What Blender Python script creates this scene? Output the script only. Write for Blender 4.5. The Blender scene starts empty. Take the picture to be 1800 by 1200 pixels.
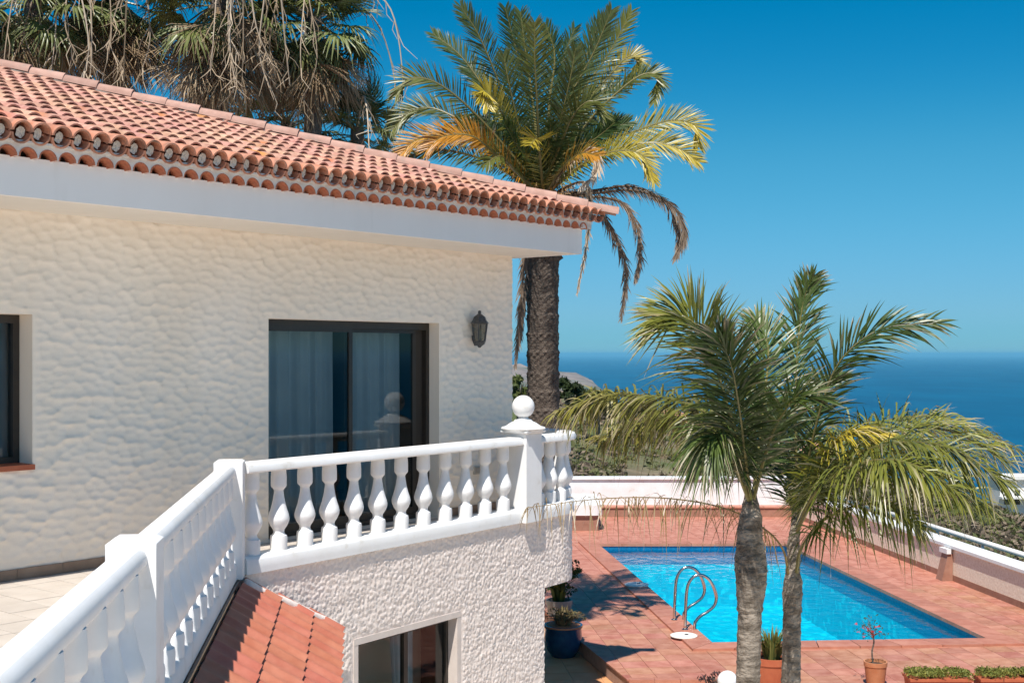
import bpy, math, random
import numpy as np
from mathutils import Vector, Matrix
random.seed(7)
rng = np.random.default_rng(11)
R = math.radians
scene = bpy.context.scene
C = scene.collection

# ------------------------------------------------------------------ camera, sky, sun, exposure
F = 2200.0            # focal length in pixels of the 1800 px wide photograph
EYE = 1.8             # eye height above the balcony floor (z = 0)
HZ = 622.0            # horizon row
cam = bpy.data.cameras.new('camera')
cam.lens = F * 36.0 / 1800.0
cam.sensor_width = 36.0
cam.shift_y = (HZ - 600.0) / 1800.0
cam.clip_start = 0.1
cam.clip_end = 400000.0
camo = bpy.data.objects.new('camera', cam)
camo.location = (0, 0, EYE)
camo.rotation_euler = (R(90), 0, 0)
C.objects.link(camo)
scene.camera = camo

SUN = Vector((-0.138, -0.575, 1.0)).normalized()     # towards the sun
el = math.asin(SUN.z)
world = bpy.data.worlds.new('World')
scene.world = world
world.use_nodes = True
wn = world.node_tree
sky = wn.nodes.new('ShaderNodeTexSky')
sky.sky_type = 'NISHITA'
sky.sun_disc = False
sky.sun_elevation = el
sky.sun_rotation = math.atan2(SUN.x, SUN.y)
sky.altitude = 200
sky.air_density = 1.0
sky.dust_density = 0.0
sky.ozone_density = 3.0
SKYK = 0.71                     # sky level against the exposure
m1 = wn.nodes.new('ShaderNodeVectorMath'); m1.operation = 'SCALE'; m1.inputs['Scale'].default_value = 0.1
cv = wn.nodes.new('ShaderNodeRGBCurve')
mp = cv.mapping; mp.use_clip = False; mp.extend = 'EXTRAPOLATED'
def setc(c, pts):
    while len(c.points) > 2: c.points.remove(c.points[1])
    c.points[0].location = pts[0]; c.points[1].location = pts[-1]
    for p in pts[1:-1]: c.points.new(*p)
setc(mp.curves[0], [(0, 0), (.20, .004), (.33, .065), (.74, .185), (1.0, .21), (1.35, .75), (1.8, 1.5), (3.0, 3.0)])
setc(mp.curves[1], [(0, 0), (.33, .222), (.515, .365), (.855, .475), (1.0, .48), (1.35, .95), (1.8, 1.6), (3.0, 3.0)])
setc(mp.curves[2], [(0, 0), (.546, .49), (.708, .62), (.80, .70), (1.0, .86), (1.35, 1.2), (1.8, 1.65), (3.0, 3.0)])
mp.update()
m2 = wn.nodes.new('ShaderNodeVectorMath'); m2.operation = 'SCALE'; m2.inputs['Scale'].default_value = 10.0 * SKYK
bg = wn.nodes['Background']
bg.inputs['Strength'].default_value = 0.10
wn.links.new(sky.outputs[0], m1.inputs[0]); wn.links.new(m1.outputs[0], cv.inputs['Color'])
wn.links.new(cv.outputs[0], m2.inputs[0]); wn.links.new(m2.outputs[0], bg.inputs['Color'])
sl = bpy.data.lights.new('sun', 'SUN')
sl.energy = 4.2
sl.angle = R(0.5)
sl.color = (1.0, 0.95, 0.88)
so = bpy.data.objects.new('sun', sl)
so.rotation_euler = SUN.to_track_quat('Z', 'Y').to_euler()
so.location = (0, 0, 60)
C.objects.link(so)
vs = scene.view_settings
vs.view_transform = 'Standard'
vs.look = 'None'
vs.exposure = 0.60
vs.gamma = 1.0
scene.cycles.max_bounces = 10
scene.cycles.transparent_max_bounces = 16

# ------------------------------------------------------------------ geometry helpers
def P(px, py, z):
    """point of height z seen at a pixel of the photograph (used to survey the plan)"""
    Y = (EYE - z) * F / (py - HZ)
    return Vector(((px - 900.0) / F * Y, Y, z))
def D(px, py, Y):
    return Vector(((px - 900.0) / F * Y, Y, EYE - (py - HZ) / F * Y))
def pix(p):
    return (900 + F * p[0] / p[1], HZ - F * (p[2] - EYE) / p[1])

W = Vector((0, 14.77, 0))                                   # corner of the upper wall
_u = Vector((0.8318, 1.0, 0)).normalized()
U = _u
V = Vector((_u.y, -_u.x, 0))                                # out of the facade, towards the camera
def H(u, v, z):
    return W + U * u + V * v + Vector((0, 0, z))
def u_at(px, v):
    r = (px - 900.0) / F
    return (r * (W.y + v * V.y) - (W.x + v * V.x)) / (U.x - r * U.y)

class MB:
    def __init__(self):
        self.v = []; self.f = []; self.c = []
    def add(self, vs, fs, col=None):
        o = len(self.v)
        self.v.extend([tuple(p) for p in vs])
        self.f.extend([tuple(i + o for i in f) for f in fs])
        if col is not None:
            if isinstance(col, list): self.c.extend(col)
            else: self.c.extend([col] * len(vs))
    def hexa(self, b, t):
        """b, t: four points each (same winding, counter-clockwise seen from above)"""
        self.add(list(b) + list(t), [(3, 2, 1, 0), (4, 5, 6, 7), (0, 1, 5, 4), (1, 2, 6, 5), (2, 3, 7, 6), (3, 0, 4, 7)])
    def box(self, o, x, y, z):
        """box from corner o with edge vectors x, y, z"""
        o = Vector(o); x = Vector(x); y = Vector(y); z = Vector(z)
        b = [o, o + x, o + x + y, o + y]
        self.hexa(b, [p + z for p in b])
    def prism(self, poly, z0, z1):
        n = len(poly)
        vs = [(p[0], p[1], z0) for p in poly] + [(p[0], p[1], z1) for p in poly]
        self.add(vs, [tuple(range(n))[::-1], tuple(range(n, 2 * n))] + [(i, (i + 1) % n, n + (i + 1) % n, n + i) for i in range(n)])
    def tube(self, pts, rad, n=8, cap=True, col=None):
        pts = [Vector(p) for p in pts]
        rs = rad if isinstance(rad, (list, tuple)) else [rad] * len(pts)
        vs = []; prev = None
        for i, p in enumerate(pts):
            t = (pts[min(i + 1, len(pts) - 1)] - pts[max(i - 1, 0)])
            t = t.normalized() if t.length > 1e-9 else Vector((0, 0, 1))
            if prev is None:
                a = t.orthogonal().normalized()
            else:
                a = prev - t * prev.dot(t)
                a = a.normalized() if a.length > 1e-6 else t.orthogonal().normalized()
            prev = a; b = t.cross(a)
            for k in range(n):
                an = 2 * math.pi * k / n
                vs.append(p + (a * math.cos(an) + b * math.sin(an)) * rs[i])
        fs = []
        for i in range(len(pts) - 1):
            for k in range(n):
                fs.append((i * n + k, i * n + (k + 1) % n, (i + 1) * n + (k + 1) % n, (i + 1) * n + k))
        if cap:
            fs.append(tuple(range(n))[::-1]); fs.append(tuple(range((len(pts) - 1) * n, len(pts) * n)))
        self.add(vs, fs, col)
    def lathe(self, prof, n=20, o=(0, 0, 0), square=False, ang0=0.0):
        o = Vector(o); vs = []; fs = []
        for r, z in prof:
            for k in range(n):
                an = ang0 + 2 * math.pi * k / n
                vs.append(o + Vector((r * math.cos(an), r * math.sin(an), z)))
        for i in range(len(prof) - 1):
            for k in range(n):
                fs.append((i * n + k, i * n + (k + 1) % n, (i + 1) * n + (k + 1) % n, (i + 1) * n + k))
        fs.append(tuple(range(n))[::-1]); fs.append(tuple(range((len(prof) - 1) * n, len(prof) * n)))
        self.add(vs, fs)
    def mesh(self, name, mat, smooth=False):
        me = bpy.data.meshes.new(name)
        me.from_pydata(self.v, [], self.f)
        if mat is not None: me.materials.append(mat)
        if self.c and len(self.c) == len(self.v):
            at = me.color_attributes.new('Col', 'FLOAT_COLOR', 'POINT')
            at.data.foreach_set('color', np.array([(c[0], c[1], c[2], 1.0) for c in self.c], dtype=np.float32).ravel())
        if smooth: me.polygons.foreach_set('use_smooth', [True] * len(me.polygons))
        me.update()
        return me
    def build(self, name, mat, parent=None, smooth=False, auto=None):
        me = self.mesh(name, mat, smooth)
        if auto is not None:
            me.polygons.foreach_set('use_smooth', [True] * len(me.polygons))
            me.set_sharp_from_angle(angle=R(auto))
        return link(name, me, parent)

def link(name, me, parent=None):
    o = bpy.data.objects.new(name, me)
    C.objects.link(o)
    if parent is not None:
        o.parent = parent
        off = Vector((0, 0, 0)); p = parent
        while p is not None:
            off += Vector(p.location) if p.rotation_euler.z == 0 else Vector((0, 0, 0)); p = p.parent
        o.location = -off          # meshes are modelled in world coordinates unless moved later
    return o
def tag(o, label, cat, group=None):
    o['label'] = label; o['category'] = cat
    if group: o['group'] = group
    return o
def thing(name, label, cat, loc=(0, 0, 0), group=None):
    o = bpy.data.objects.new(name, None)
    o.empty_display_size = 0.2
    C.objects.link(o); o.location = loc
    return tag(o, label, cat, group)
def struct(o):
    o['kind'] = 'structure'; return o
def stuff(o):
    o['kind'] = 'stuff'; return o

# ------------------------------------------------------------------ materials
def M(name, c1, c2=None, rough=0.6, scale=4.0, bump=0.0, bscale=40.0, bdist=0.01, detail=4.0, spec=0.4, metal=0.0,
      rnd=0.0, rhue=0.0, lo=0.35, hi=0.65, c3=None, c3scale=1.5, c3lo=0.6, c3hi=0.75, stretch=None):
    m = bpy.data.materials.new(name); m.use_nodes = True
    nt = m.node_tree; N = nt.nodes; L = nt.links
    b = N['Principled BSDF']
    b.inputs['Roughness'].default_value = rough
    b.inputs['Metallic'].default_value = metal
    b.inputs['Specular IOR Level'].default_value = spec
    tc = N.new('ShaderNodeTexCoord')
    vec = tc.outputs['Object']
    oi = N.new('ShaderNodeObjectInfo')
    if rnd or rhue:
        ad = N.new('ShaderNodeVectorMath'); ad.operation = 'MULTIPLY_ADD'
        cm = N.new('ShaderNodeCombineXYZ')
        for k in range(3): L.new(oi.outputs['Random'], cm.inputs[k])
        L.new(cm.outputs[0], ad.inputs[0]); ad.inputs[1].default_value = (37, 53, 71); L.new(vec, ad.inputs[2])
        vec = ad.outputs[0]
    if stretch:
        mp = N.new('ShaderNodeMapping'); mp.inputs['Scale'].default_value = stretch
        L.new(vec, mp.inputs[0]); vec = mp.outputs[0]
    col = None
    if c2 is not None:
        nz = N.new('ShaderNodeTexNoise'); nz.inputs['Scale'].default_value = scale; nz.inputs['Detail'].default_value = detail
        nz.inputs['Roughness'].default_value = 0.62
        L.new(vec, nz.inputs['Vector'])
        rp = N.new('ShaderNodeValToRGB')
        rp.color_ramp.elements[0].position = lo; rp.color_ramp.elements[0].color = (*c1, 1)
        rp.color_ramp.elements[1].position = hi; rp.color_ramp.elements[1].color = (*c2, 1)
        L.new(nz.outputs[0], rp.inputs[0]); col = rp.outputs[0]
    if c3 is not None:
        nz3 = N.new('ShaderNodeTexNoise'); nz3.inputs['Scale'].default_value = c3scale; nz3.inputs['Detail'].default_value = 6
        L.new(vec, nz3.inputs['Vector'])
        mr = N.new('ShaderNodeMapRange'); mr.inputs[1].default_value = c3lo; mr.inputs[2].default_value = c3hi
        L.new(nz3.outputs[0], mr.inputs[0])
        mx = N.new('ShaderNodeMix'); mx.data_type = 'RGBA'
        L.new(mr.outputs[0], mx.inputs['Factor'])
        if col is None: mx.inputs['A'].default_value = (*c1, 1)
        else: L.new(col, mx.inputs['A'])
        mx.inputs['B'].default_value = (*c3, 1); col = mx.outputs['Result']
    if rnd or rhue:
        hs = N.new('ShaderNodeHueSaturation')
        if col is None: hs.inputs['Color'].default_value = (*c1, 1)
        else: L.new(col, hs.inputs['Color'])
        mr = N.new('ShaderNodeMapRange'); mr.inputs[3].default_value = 1 - rnd; mr.inputs[4].default_value = 1 + rnd
        L.new(oi.outputs['Random'], mr.inputs[0]); L.new(mr.outputs[0], hs.inputs['Value'])
        if rhue:
            m2 = N.new('ShaderNodeMath'); m2.operation = 'MULTIPLY'; m2.inputs[1].default_value = 17.31
            m3 = N.new('ShaderNodeMath'); m3.operation = 'FRACT'
            L.new(oi.outputs['Random'], m2.inputs[0]); L.new(m2.outputs[0], m3.inputs[0])
            mr2 = N.new('ShaderNodeMapRange'); mr2.inputs[3].default_value = 0.5 - rhue; mr2.inputs[4].default_value = 0.5 + rhue
            L.new(m3.outputs[0], mr2.inputs[0]); L.new(mr2.outputs[0], hs.inputs['Hue'])
        col = hs.outputs[0]
    if col is None: b.inputs['Base Color'].default_value = (*c1, 1)
    else: L.new(col, b.inputs['Base Color'])
    if bump:
        bn = N.new('ShaderNodeTexNoise'); bn.inputs['Scale'].default_value = bscale; bn.inputs['Detail'].default_value = 5
        L.new(vec, bn.inputs['Vector'])
        bp = N.new('ShaderNodeBump'); bp.inputs['Strength'].default_value = bump; bp.inputs['Distance'].default_value = bdist
        L.new(bn.outputs[0], bp.inputs['Height']); L.new(bp.outputs[0], b.inputs['Normal'])
    return m

def leaf_mat(name, rough=0.40, trans=0.13, spec=0.5):
    m = bpy.data.materials.new(name); m.use_nodes = True
    nt = m.node_tree; N = nt.nodes; L = nt.links
    b = N['Principled BSDF']; b.inputs['Roughness'].default_value = rough; b.inputs['Specular IOR Level'].default_value = spec
    at = N.new('ShaderNodeAttribute'); at.attribute_name = 'Col'
    oi = N.new('ShaderNodeObjectInfo'); hs = N.new('ShaderNodeHueSaturation')
    mr = N.new('ShaderNodeMapRange'); mr.inputs[3].default_value = 0.78; mr.inputs[4].default_value = 1.22
    L.new(oi.outputs['Random'], mr.inputs[0]); L.new(mr.outputs[0], hs.inputs['Value']); L.new(at.outputs['Color'], hs.inputs['Color'])
    L.new(hs.outputs[0], b.inputs['Base Color'])
    tr = N.new('ShaderNodeBsdfTranslucent'); L.new(hs.outputs[0], tr.inputs['Color'])
    mx = N.new('ShaderNodeMixShader'); mx.inputs[0].default_value = trans
    L.new(b.outputs[0], mx.inputs[1]); L.new(tr.outputs[0], mx.inputs[2])
    L.new(mx.outputs[0], N['Material Output'].inputs['Surface'])
    return m

def pane_mat(name, tint, ior=1.5, rough=0.0, bump=None, gloss=(1, 1, 1)):
    m = bpy.data.materials.new(name); m.use_nodes = True
    nt = m.node_tree; N = nt.nodes; L = nt.links
    N.remove(N['Principled BSDF'])
    t = N.new('ShaderNodeBsdfTransparent'); t.inputs[0].default_value = (*tint, 1)
    g = N.new('ShaderNodeBsdfGlossy'); g.inputs['Roughness'].default_value = rough; g.inputs[0].default_value = (*gloss, 1)
    fr = N.new('ShaderNodeFresnel'); fr.inputs[0].default_value = ior
    mx = N.new('ShaderNodeMixShader')
    L.new(fr.outputs[0], mx.inputs[0]); L.new(t.outputs[0], mx.inputs[1]); L.new(g.outputs[0], mx.inputs[2])
    if bump:
        tc = N.new('ShaderNodeTexCoord'); nz = N.new('ShaderNodeTexNoise')
        nz.inputs['Scale'].default_value = bump[0]; nz.inputs['Detail'].default_value = 3
        L.new(tc.outputs['Object'], nz.inputs['Vector'])
        bp = N.new('ShaderNodeBump'); bp.inputs['Strength'].default_value = bump[1]; bp.inputs['Distance'].default_value = bump[2]
        L.new(nz.outputs[0], bp.inputs['Height']); L.new(bp.outputs[0], g.inputs['Normal']); L.new(bp.outputs[0], fr.inputs['Normal'])
    L.new(mx.outputs[0], N['Material Output'].inputs['Surface'])
    return m

def caustics_mat():  # basin colour with bright cells of rippled light painted in
    m = bpy.data.materials.new('pool_caustics'); m.use_nodes = True
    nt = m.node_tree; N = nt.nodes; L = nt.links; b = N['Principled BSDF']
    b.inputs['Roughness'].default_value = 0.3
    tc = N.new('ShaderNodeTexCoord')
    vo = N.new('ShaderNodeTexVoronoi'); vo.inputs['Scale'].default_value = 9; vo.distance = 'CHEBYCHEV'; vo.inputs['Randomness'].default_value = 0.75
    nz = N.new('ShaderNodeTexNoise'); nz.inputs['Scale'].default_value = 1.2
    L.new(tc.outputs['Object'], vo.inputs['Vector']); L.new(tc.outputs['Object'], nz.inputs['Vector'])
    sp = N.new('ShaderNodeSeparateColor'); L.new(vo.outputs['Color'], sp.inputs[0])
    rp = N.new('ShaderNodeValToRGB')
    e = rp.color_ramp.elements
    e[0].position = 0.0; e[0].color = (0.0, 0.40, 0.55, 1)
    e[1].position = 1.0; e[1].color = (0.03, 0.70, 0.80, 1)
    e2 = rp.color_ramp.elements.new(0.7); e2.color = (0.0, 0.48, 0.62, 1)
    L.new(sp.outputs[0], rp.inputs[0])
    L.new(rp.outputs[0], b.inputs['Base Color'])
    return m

WHITE = M('white_paint', (0.80, 0.80, 0.80), (0.74, 0.73, 0.71), rough=0.55, scale=3.0, bump=0.12, bscale=60, bdist=0.004,
          c3=(0.58, 0.54, 0.48), c3scale=6, c3lo=0.62, c3hi=0.80)
FASCIA = M('fascia_plaster', (0.90, 0.86, 0.81), (0.86, 0.815, 0.76), rough=0.7, scale=1.2, bump=0.15, bscale=14, bdist=0.006,
           c3=(0.70, 0.66, 0.60), c3scale=3.2, c3lo=0.60, c3hi=0.85, stretch=(1, 1, .18))
CREAM = M('cream_render', (0.92, 0.815, 0.69), (0.88, 0.765, 0.63), rough=0.8, scale=1.3, bump=0.25, bscale=110, bdist=0.003,
          c3=(0.74, 0.63, 0.50), c3scale=1.1, c3lo=0.60, c3hi=0.80, stretch=(1, 1, .45))
STUCCO = M('rough_stucco', (0.86, 0.76, 0.70), (0.76, 0.65, 0.58), rough=0.85, scale=22, bump=0.6, bscale=120, bdist=0.006)
STUCCO_FLAT = M('rough_stucco_plain', (0.90, 0.79, 0.66), (0.74, 0.61, 0.48), rough=0.85, scale=28, bump=0.45, bscale=26, bdist=0.010)
ROOFT = M('roof_terracotta', (0.43, 0.21, 0.145), (0.57, 0.325, 0.235), rough=0.8, scale=11, bump=0.4, bscale=60, bdist=0.004, rnd=0.17, rhue=0.014,
          c3=(0.62, 0.22, 0.07), c3scale=0.9, c3lo=0.64, c3hi=0.74)
ROOFIN = M('tile_terracotta_raw', (0.42, 0.13, 0.07), (0.50, 0.19, 0.10), rough=0.8, scale=20, bump=0.2, bscale=60, bdist=0.003)
EAVET = M('eave_terracotta', (0.46, 0.18, 0.10), (0.56, 0.27, 0.18), rough=0.75, scale=14, bump=0.3, bscale=60, bdist=0.003, rnd=0.12,
          c3=(0.16, 0.09, 0.06), c3scale=7, c3lo=0.55, c3hi=0.72)
HIPT = M('hip_terracotta', (0.37, 0.21, 0.16), (0.46, 0.28, 0.22), rough=0.8, scale=7, bump=0.3, bscale=60, bdist=0.003, rnd=0.10,
         c3=(0.30, 0.22, 0.18), c3scale=5, c3lo=0.58, c3hi=0.75)
MORTAR = M('mortar', (0.80, 0.76, 0.70), (0.56, 0.52, 0.46), rough=0.9, scale=18, bump=0.6, bscale=50, bdist=0.01)
GREYMORTAR = M('grey_mortar', (0.34, 0.29, 0.25), (0.22, 0.19, 0.16), rough=0.9, scale=12, bump=0.6, bscale=40, bdist=0.01)
PORCHT = M('porch_tile', (0.42, 0.125, 0.075), (0.50, 0.18, 0.115), rough=0.6, scale=5, bump=0.15, bscale=80, bdist=0.003, rnd=0.06, rhue=0.006)
DECKT = M('deck_tile', (0.36, 0.14, 0.085), (0.49, 0.235, 0.16), rough=0.6, scale=4.5, bump=0.12, bscale=50, bdist=0.003, rnd=0.10, rhue=0.010)
GROUT = M('deck_grout', (0.42, 0.27, 0.20), (0.33, 0.20, 0.15), rough=0.9, scale=10)
COPING = M('coping_tile', (0.39, 0.145, 0.09), (0.48, 0.21, 0.14), rough=0.5, scale=4, bump=0.12, bscale=50, bdist=0.003, rnd=0.09)
SKIRT = M('skirting_tile', (0.27, 0.135, 0.09), (0.34, 0.18, 0.125), rough=0.55, scale=6, rnd=0.06)
BROWNSKIRT = M('brown_skirting', (0.30, 0.21, 0.15), (0.24, 0.16, 0.11), rough=0.55, scale=6, rnd=0.08)
PATHT = M('path_tile', (0.60, 0.28, 0.12), (0.66, 0.35, 0.17), rough=0.6, scale=3, rnd=0.05)
FLOORT = M('balcony_tile', (0.50, 0.44, 0.38), (0.56, 0.50, 0.44), rough=0.5, scale=4, rnd=0.05)
DARKALU = M('bronze_aluminium', (0.030, 0.024, 0.019), (0.040, 0.032, 0.025), rough=0.35, scale=10, spec=0.5)
IRON = M('lantern_metal', (0.035, 0.037, 0.040), (0.09, 0.09, 0.09), rough=0.45, scale=40, bump=0.2, bscale=120, bdist=0.002)
STEEL = M('stainless_steel', (0.62, 0.60, 0.57), rough=0.16, metal=1.0)
GLASS = pane_mat('tinted_glass', (0.62, 0.70, 0.70), 1.5)
LAMPGLASS = pane_mat('lantern_glass', (0.55, 0.55, 0.52), 1.5, 0.1)
CURTAIN = M('sheer_curtain', (0.62, 0.66, 0.70), (0.55, 0.60, 0.66), rough=0.9, scale=3)
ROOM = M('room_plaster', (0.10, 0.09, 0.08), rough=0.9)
BARE = M('dark_flashing', (0.03, 0.03, 0.035), rough=0.4)
WATER = pane_mat('pool_water', (0.28, 0.97, 0.985), 1.30, 0.02, (4.0, 0.25, 0.04))
CAUSTICS = caustics_mat()
WATERLINE = M('waterline_dark_blue', (0.0, 0.10, 0.24), (0.005, 0.16, 0.33), rough=0.3, scale=20)
LEAF = leaf_mat('palm_leaf')
DRY = leaf_mat('dry_leaf', rough=0.8, trans=0.12, spec=0.15)
BUSHLEAF = leaf_mat('bush_leaf', rough=0.6, trans=0.2, spec=0.25)
BARK1 = M('date_palm_bark', (0.055, 0.040, 0.031), (0.14, 0.108, 0.085), rough=0.9, scale=20, bump=0.9, bscale=45, bdist=0.03)
BARK2 = M('queen_palm_bark', (0.12, 0.095, 0.07), (0.33, 0.275, 0.22), rough=0.85, scale=9, bump=1.0, bscale=22, bdist=0.035, stretch=(1, 1, 1.6),
          c3=(0.10, 0.075, 0.055), c3scale=6, c3lo=0.52, c3hi=0.70)
BARK3 = M('fan_palm_bark', (0.10, 0.085, 0.07), (0.16, 0.135, 0.11), rough=0.9, scale=10, bump=0.8, bscale=40, bdist=0.03)
SOIL = M('soil', (0.035, 0.025, 0.018), (0.07, 0.05, 0.035), rough=0.95, scale=30, bump=0.8, bscale=60, bdist=0.02)
POT = M('terracotta_pot', (0.45, 0.17, 0.075), (0.54, 0.24, 0.12), rough=0.7, scale=6, bump=0.15, bscale=60, bdist=0.003)
REDPOT = M('red_clay_pot', (0.40, 0.10, 0.045), (0.46, 0.135, 0.06), rough=0.6, scale=6)
BLUEPOT = M('blue_glaze', (0.012, 0.045, 0.10), (0.02, 0.075, 0.15), rough=0.2, scale=8, spec=0.6)
GROUND = M('dry_slope', (0.13, 0.105, 0.065), (0.24, 0.19, 0.125), rough=0.95, scale=0.35, detail=10, bump=0.8, bscale=1.5, bdist=0.3,
           c3=(0.085, 0.105, 0.035), c3scale=0.12, c3lo=0.45, c3hi=0.62)
HEAD = M('headland_rock', (0.16, 0.12, 0.10), (0.30, 0.24, 0.20), rough=0.95, scale=0.006, detail=10, c3=(0.10, 0.11, 0.06), c3scale=0.004, c3lo=0.5, c3hi=0.65)
PINKWALL = M('pink_house_wall', (0.55, 0.33, 0.25), (0.60, 0.40, 0.31), rough=0.85, scale=1)
FARWHITE = M('far_white_wall', (0.78, 0.77, 0.74), (0.72, 0.70, 0.67), rough=0.85, scale=0.8)
FARROOF = M('far_roof_tile', (0.42, 0.19, 0.12), (0.50, 0.26, 0.18), rough=0.85, scale=2)
FARGLASS = M('far_window_glass', (0.02, 0.03, 0.035), rough=0.15, spec=0.6)
PLASTIC = M('white_lid', (0.78, 0.76, 0.70), rough=0.5)

# ------------------------------------------------------------------ sea, ground, headland
sea_mat = bpy.data.materials.new('sea'); sea_mat.use_nodes = True
_b = sea_mat.node_tree.nodes['Principled BSDF']
_n = sea_mat.node_tree.nodes; _l = sea_mat.node_tree.links
_tc = _n.new('ShaderNodeTexCoord'); _mp = _n.new('ShaderNodeMapping'); _mp.inputs['Scale'].default_value = (1, 0.35, 1)
_nz = _n.new('ShaderNodeTexNoise'); _nz.inputs['Scale'].default_value = 0.004; _nz.inputs['Detail'].default_value = 8
_rp = _n.new('ShaderNodeValToRGB')
_rp.color_ramp.elements[0].position = 0.3; _rp.color_ramp.elements[0].color = (0.0, 0.058, 0.130, 1)
_rp.color_ramp.elements[1].position = 0.7; _rp.color_ramp.elements[1].color = (0.0, 0.092, 0.185, 1)
_l.new(_tc.outputs['Object'], _mp.inputs[0]); _l.new(_mp.outputs[0], _nz.inputs['Vector']); _l.new(_nz.outputs[0], _rp.inputs[0])
_l.new(_rp.outputs[0], _b.inputs['Base Color'])
_b.inputs['Roughness'].default_value = 0.6
_b.inputs['Specular IOR Level'].default_value = 0.12
SEA_Z = -180.0
m = MB()
n = 96
rings = [300, 1000, 4000, 15000, 50000, 120000]
vs_ = [(0, 0, SEA_Z)]; fs_ = []
for r in rings:
    for k in range(n):
        a = 2 * math.pi * k / n
        vs_.append((r * math.cos(a), r * math.sin(a), SEA_Z))
for k in range(n): fs_.append((0, 1 + k, 1 + (k + 1) % n))
for j in range(len(rings) - 1):
    for k in range(n):
        a = 1 + j * n + k; b_ = 1 + j * n + (k + 1) % n
        fs_.append((a, a + n, b_ + n, b_))
m.add(vs_, fs_)
struct(m.build('sea', sea_mat))

def vnoise(x, y, s=1.0, seed=0):
    """cheap smooth value noise on arrays"""
    x = np.asarray(x, float) / s; y = np.asarray(y, float) / s
    xi = np.floor(x).astype(int); yi = np.floor(y).astype(int); fx = x - xi; fy = y - yi
    fx = fx * fx * (3 - 2 * fx); fy = fy * fy * (3 - 2 * fy)
    def h(a, b):
        k = (a * 374761393 + b * 668265263 + seed * 1442695041) & 0x7fffffff
        k = ((k ^ (k >> 13)) * 1274126177) & 0x7fffffff
        return ((k ^ (k >> 16)) & 0xffff) / 65535.0
    return (h(xi, yi) * (1 - fx) + h(xi + 1, yi) * fx) * (1 - fy) + (h(xi, yi + 1) * (1 - fx) + h(xi + 1, yi + 1) * fx) * fy

DECK = -2.4
RC = 115.0
def ground_z(X, Y):
    X = np.asarray(X, float); Y = np.asarray(Y, float)
    r = np.hypot(X, Y); az = np.arctan2(X, Y)
    px = 900 + F * np.tan(np.clip(az, -1.2, 1.2))
    T = np.interp(px, [-3000, 300, 900, 1000, 1100, 1230, 1450, 1600, 1800, 2200, 3500], np.array([40, 60, 74, 92, 122, 150, 196, 226, 275, 330, 380.0]) / F)
    r0 = 36.0
    base = 6.0
    c0 = (base - T * r0) / (1 - r0 / RC) ** 2
    d = T * r + c0 * np.clip(1 - r / RC, 0, 1) ** 2 + np.clip(r - RC, 0, None) ** 2 / 900.0
    k = np.clip((r - 34.0) / 6.0, 0, 1); k = k * k * (3 - 2 * k)
    d = base * (1 - k) + d * k
    nz = (vnoise(X, Y, 14, 1) - 0.5) * 1.6 + (vnoise(X, Y, 4, 2) - 0.5) * 0.5
    z = EYE - d + nz * np.clip((r - 38) / 30, 0, 1)
    front = np.clip(Y / 20.0, 0, 1)
    z = z * front + (EYE - base) * (1 - front)
    return np.maximum(z, SEA_Z - 12)
m = MB()
azs = np.linspace(R(-88), R(88), 177)
rs = np.concatenate([np.linspace(0.5, 34, 6), np.linspace(37, 130, 48), np.geomspace(136, 800, 40)])
A_, R_ = np.meshgrid(azs, rs)
X_ = np.sin(A_) * R_; Y_ = np.cos(A_) * R_
Z_ = ground_z(X_, Y_)
vv = np.stack([X_.ravel(), Y_.ravel(), Z_.ravel()], 1)
na = len(azs)
ff = [(j * na + i, j * na + i + 1, (j + 1) * na + i + 1, (j + 1) * na + i) for j in range(len(rs) - 1) for i in range(na - 1)]
m.v = [tuple(p) for p in vv]; m.f = [f[::-1] for f in ff]
m.prism([(-60, -40), (60, -40), (60, 0.2), (-60, 0.2)], EYE - 7.0, EYE - 6.0)
struct(m.build('hillside', GROUND, smooth=True))

m = MB(); m.prism([(-30, -30), (30, -30), (30, 11.9), (2.9, 11.9), (-3.4, 11.9), (-30, 11.9)], EYE - 6.2, EYE - 4.66)  # unseen pale paving, added to bounce light up onto facade and soffit
struct(m.build('bounce_courtyard', M('bounce_paving', (0.70, 0.61, 0.51), (0.76, 0.67, 0.57), rough=0.8, scale=0.8)))
# headland far along the coast
m = MB()
nx, ny = 90, 40
vs_ = []
for j in range(ny):
    for i in range(nx):
        a = i / (nx - 1); b_ = j / (ny - 1)
        px = -700 + a * 1752
        Y = 5200 + b_ * 2600
        top = np.interp(px, [-700, 300, 700, 900, 985, 1015, 1036, 1045, 1052], [300, 230, 170, 132, 98, 84, 56, 30, -20])
        prof = math.sin(math.pi * min(1, b_ * 1.0)) ** 0.6
        jag = float(vnoise(px * 6, Y, 240, 5)) * 0.5 + float(vnoise(px * 6, Y, 70, 6)) * 0.35
        z = SEA_Z - 20 + (top + 20) * prof * (0.66 + 0.36 * jag + 0.16 * float(vnoise(px * 14, Y, 60, 9)) + .07 * float(vnoise(px * 14, Y, 18, 4)))
        vs_.append(((px - 900) / F * 6500, Y, z))
m.add(vs_, [(j * nx + i, j * nx + i + 1, (j + 1) * nx + i + 1, (j + 1) * nx + i) for j in range(ny - 1) for i in range(nx - 1)])
struct(m.build('headland', HEAD, smooth=True))

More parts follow.
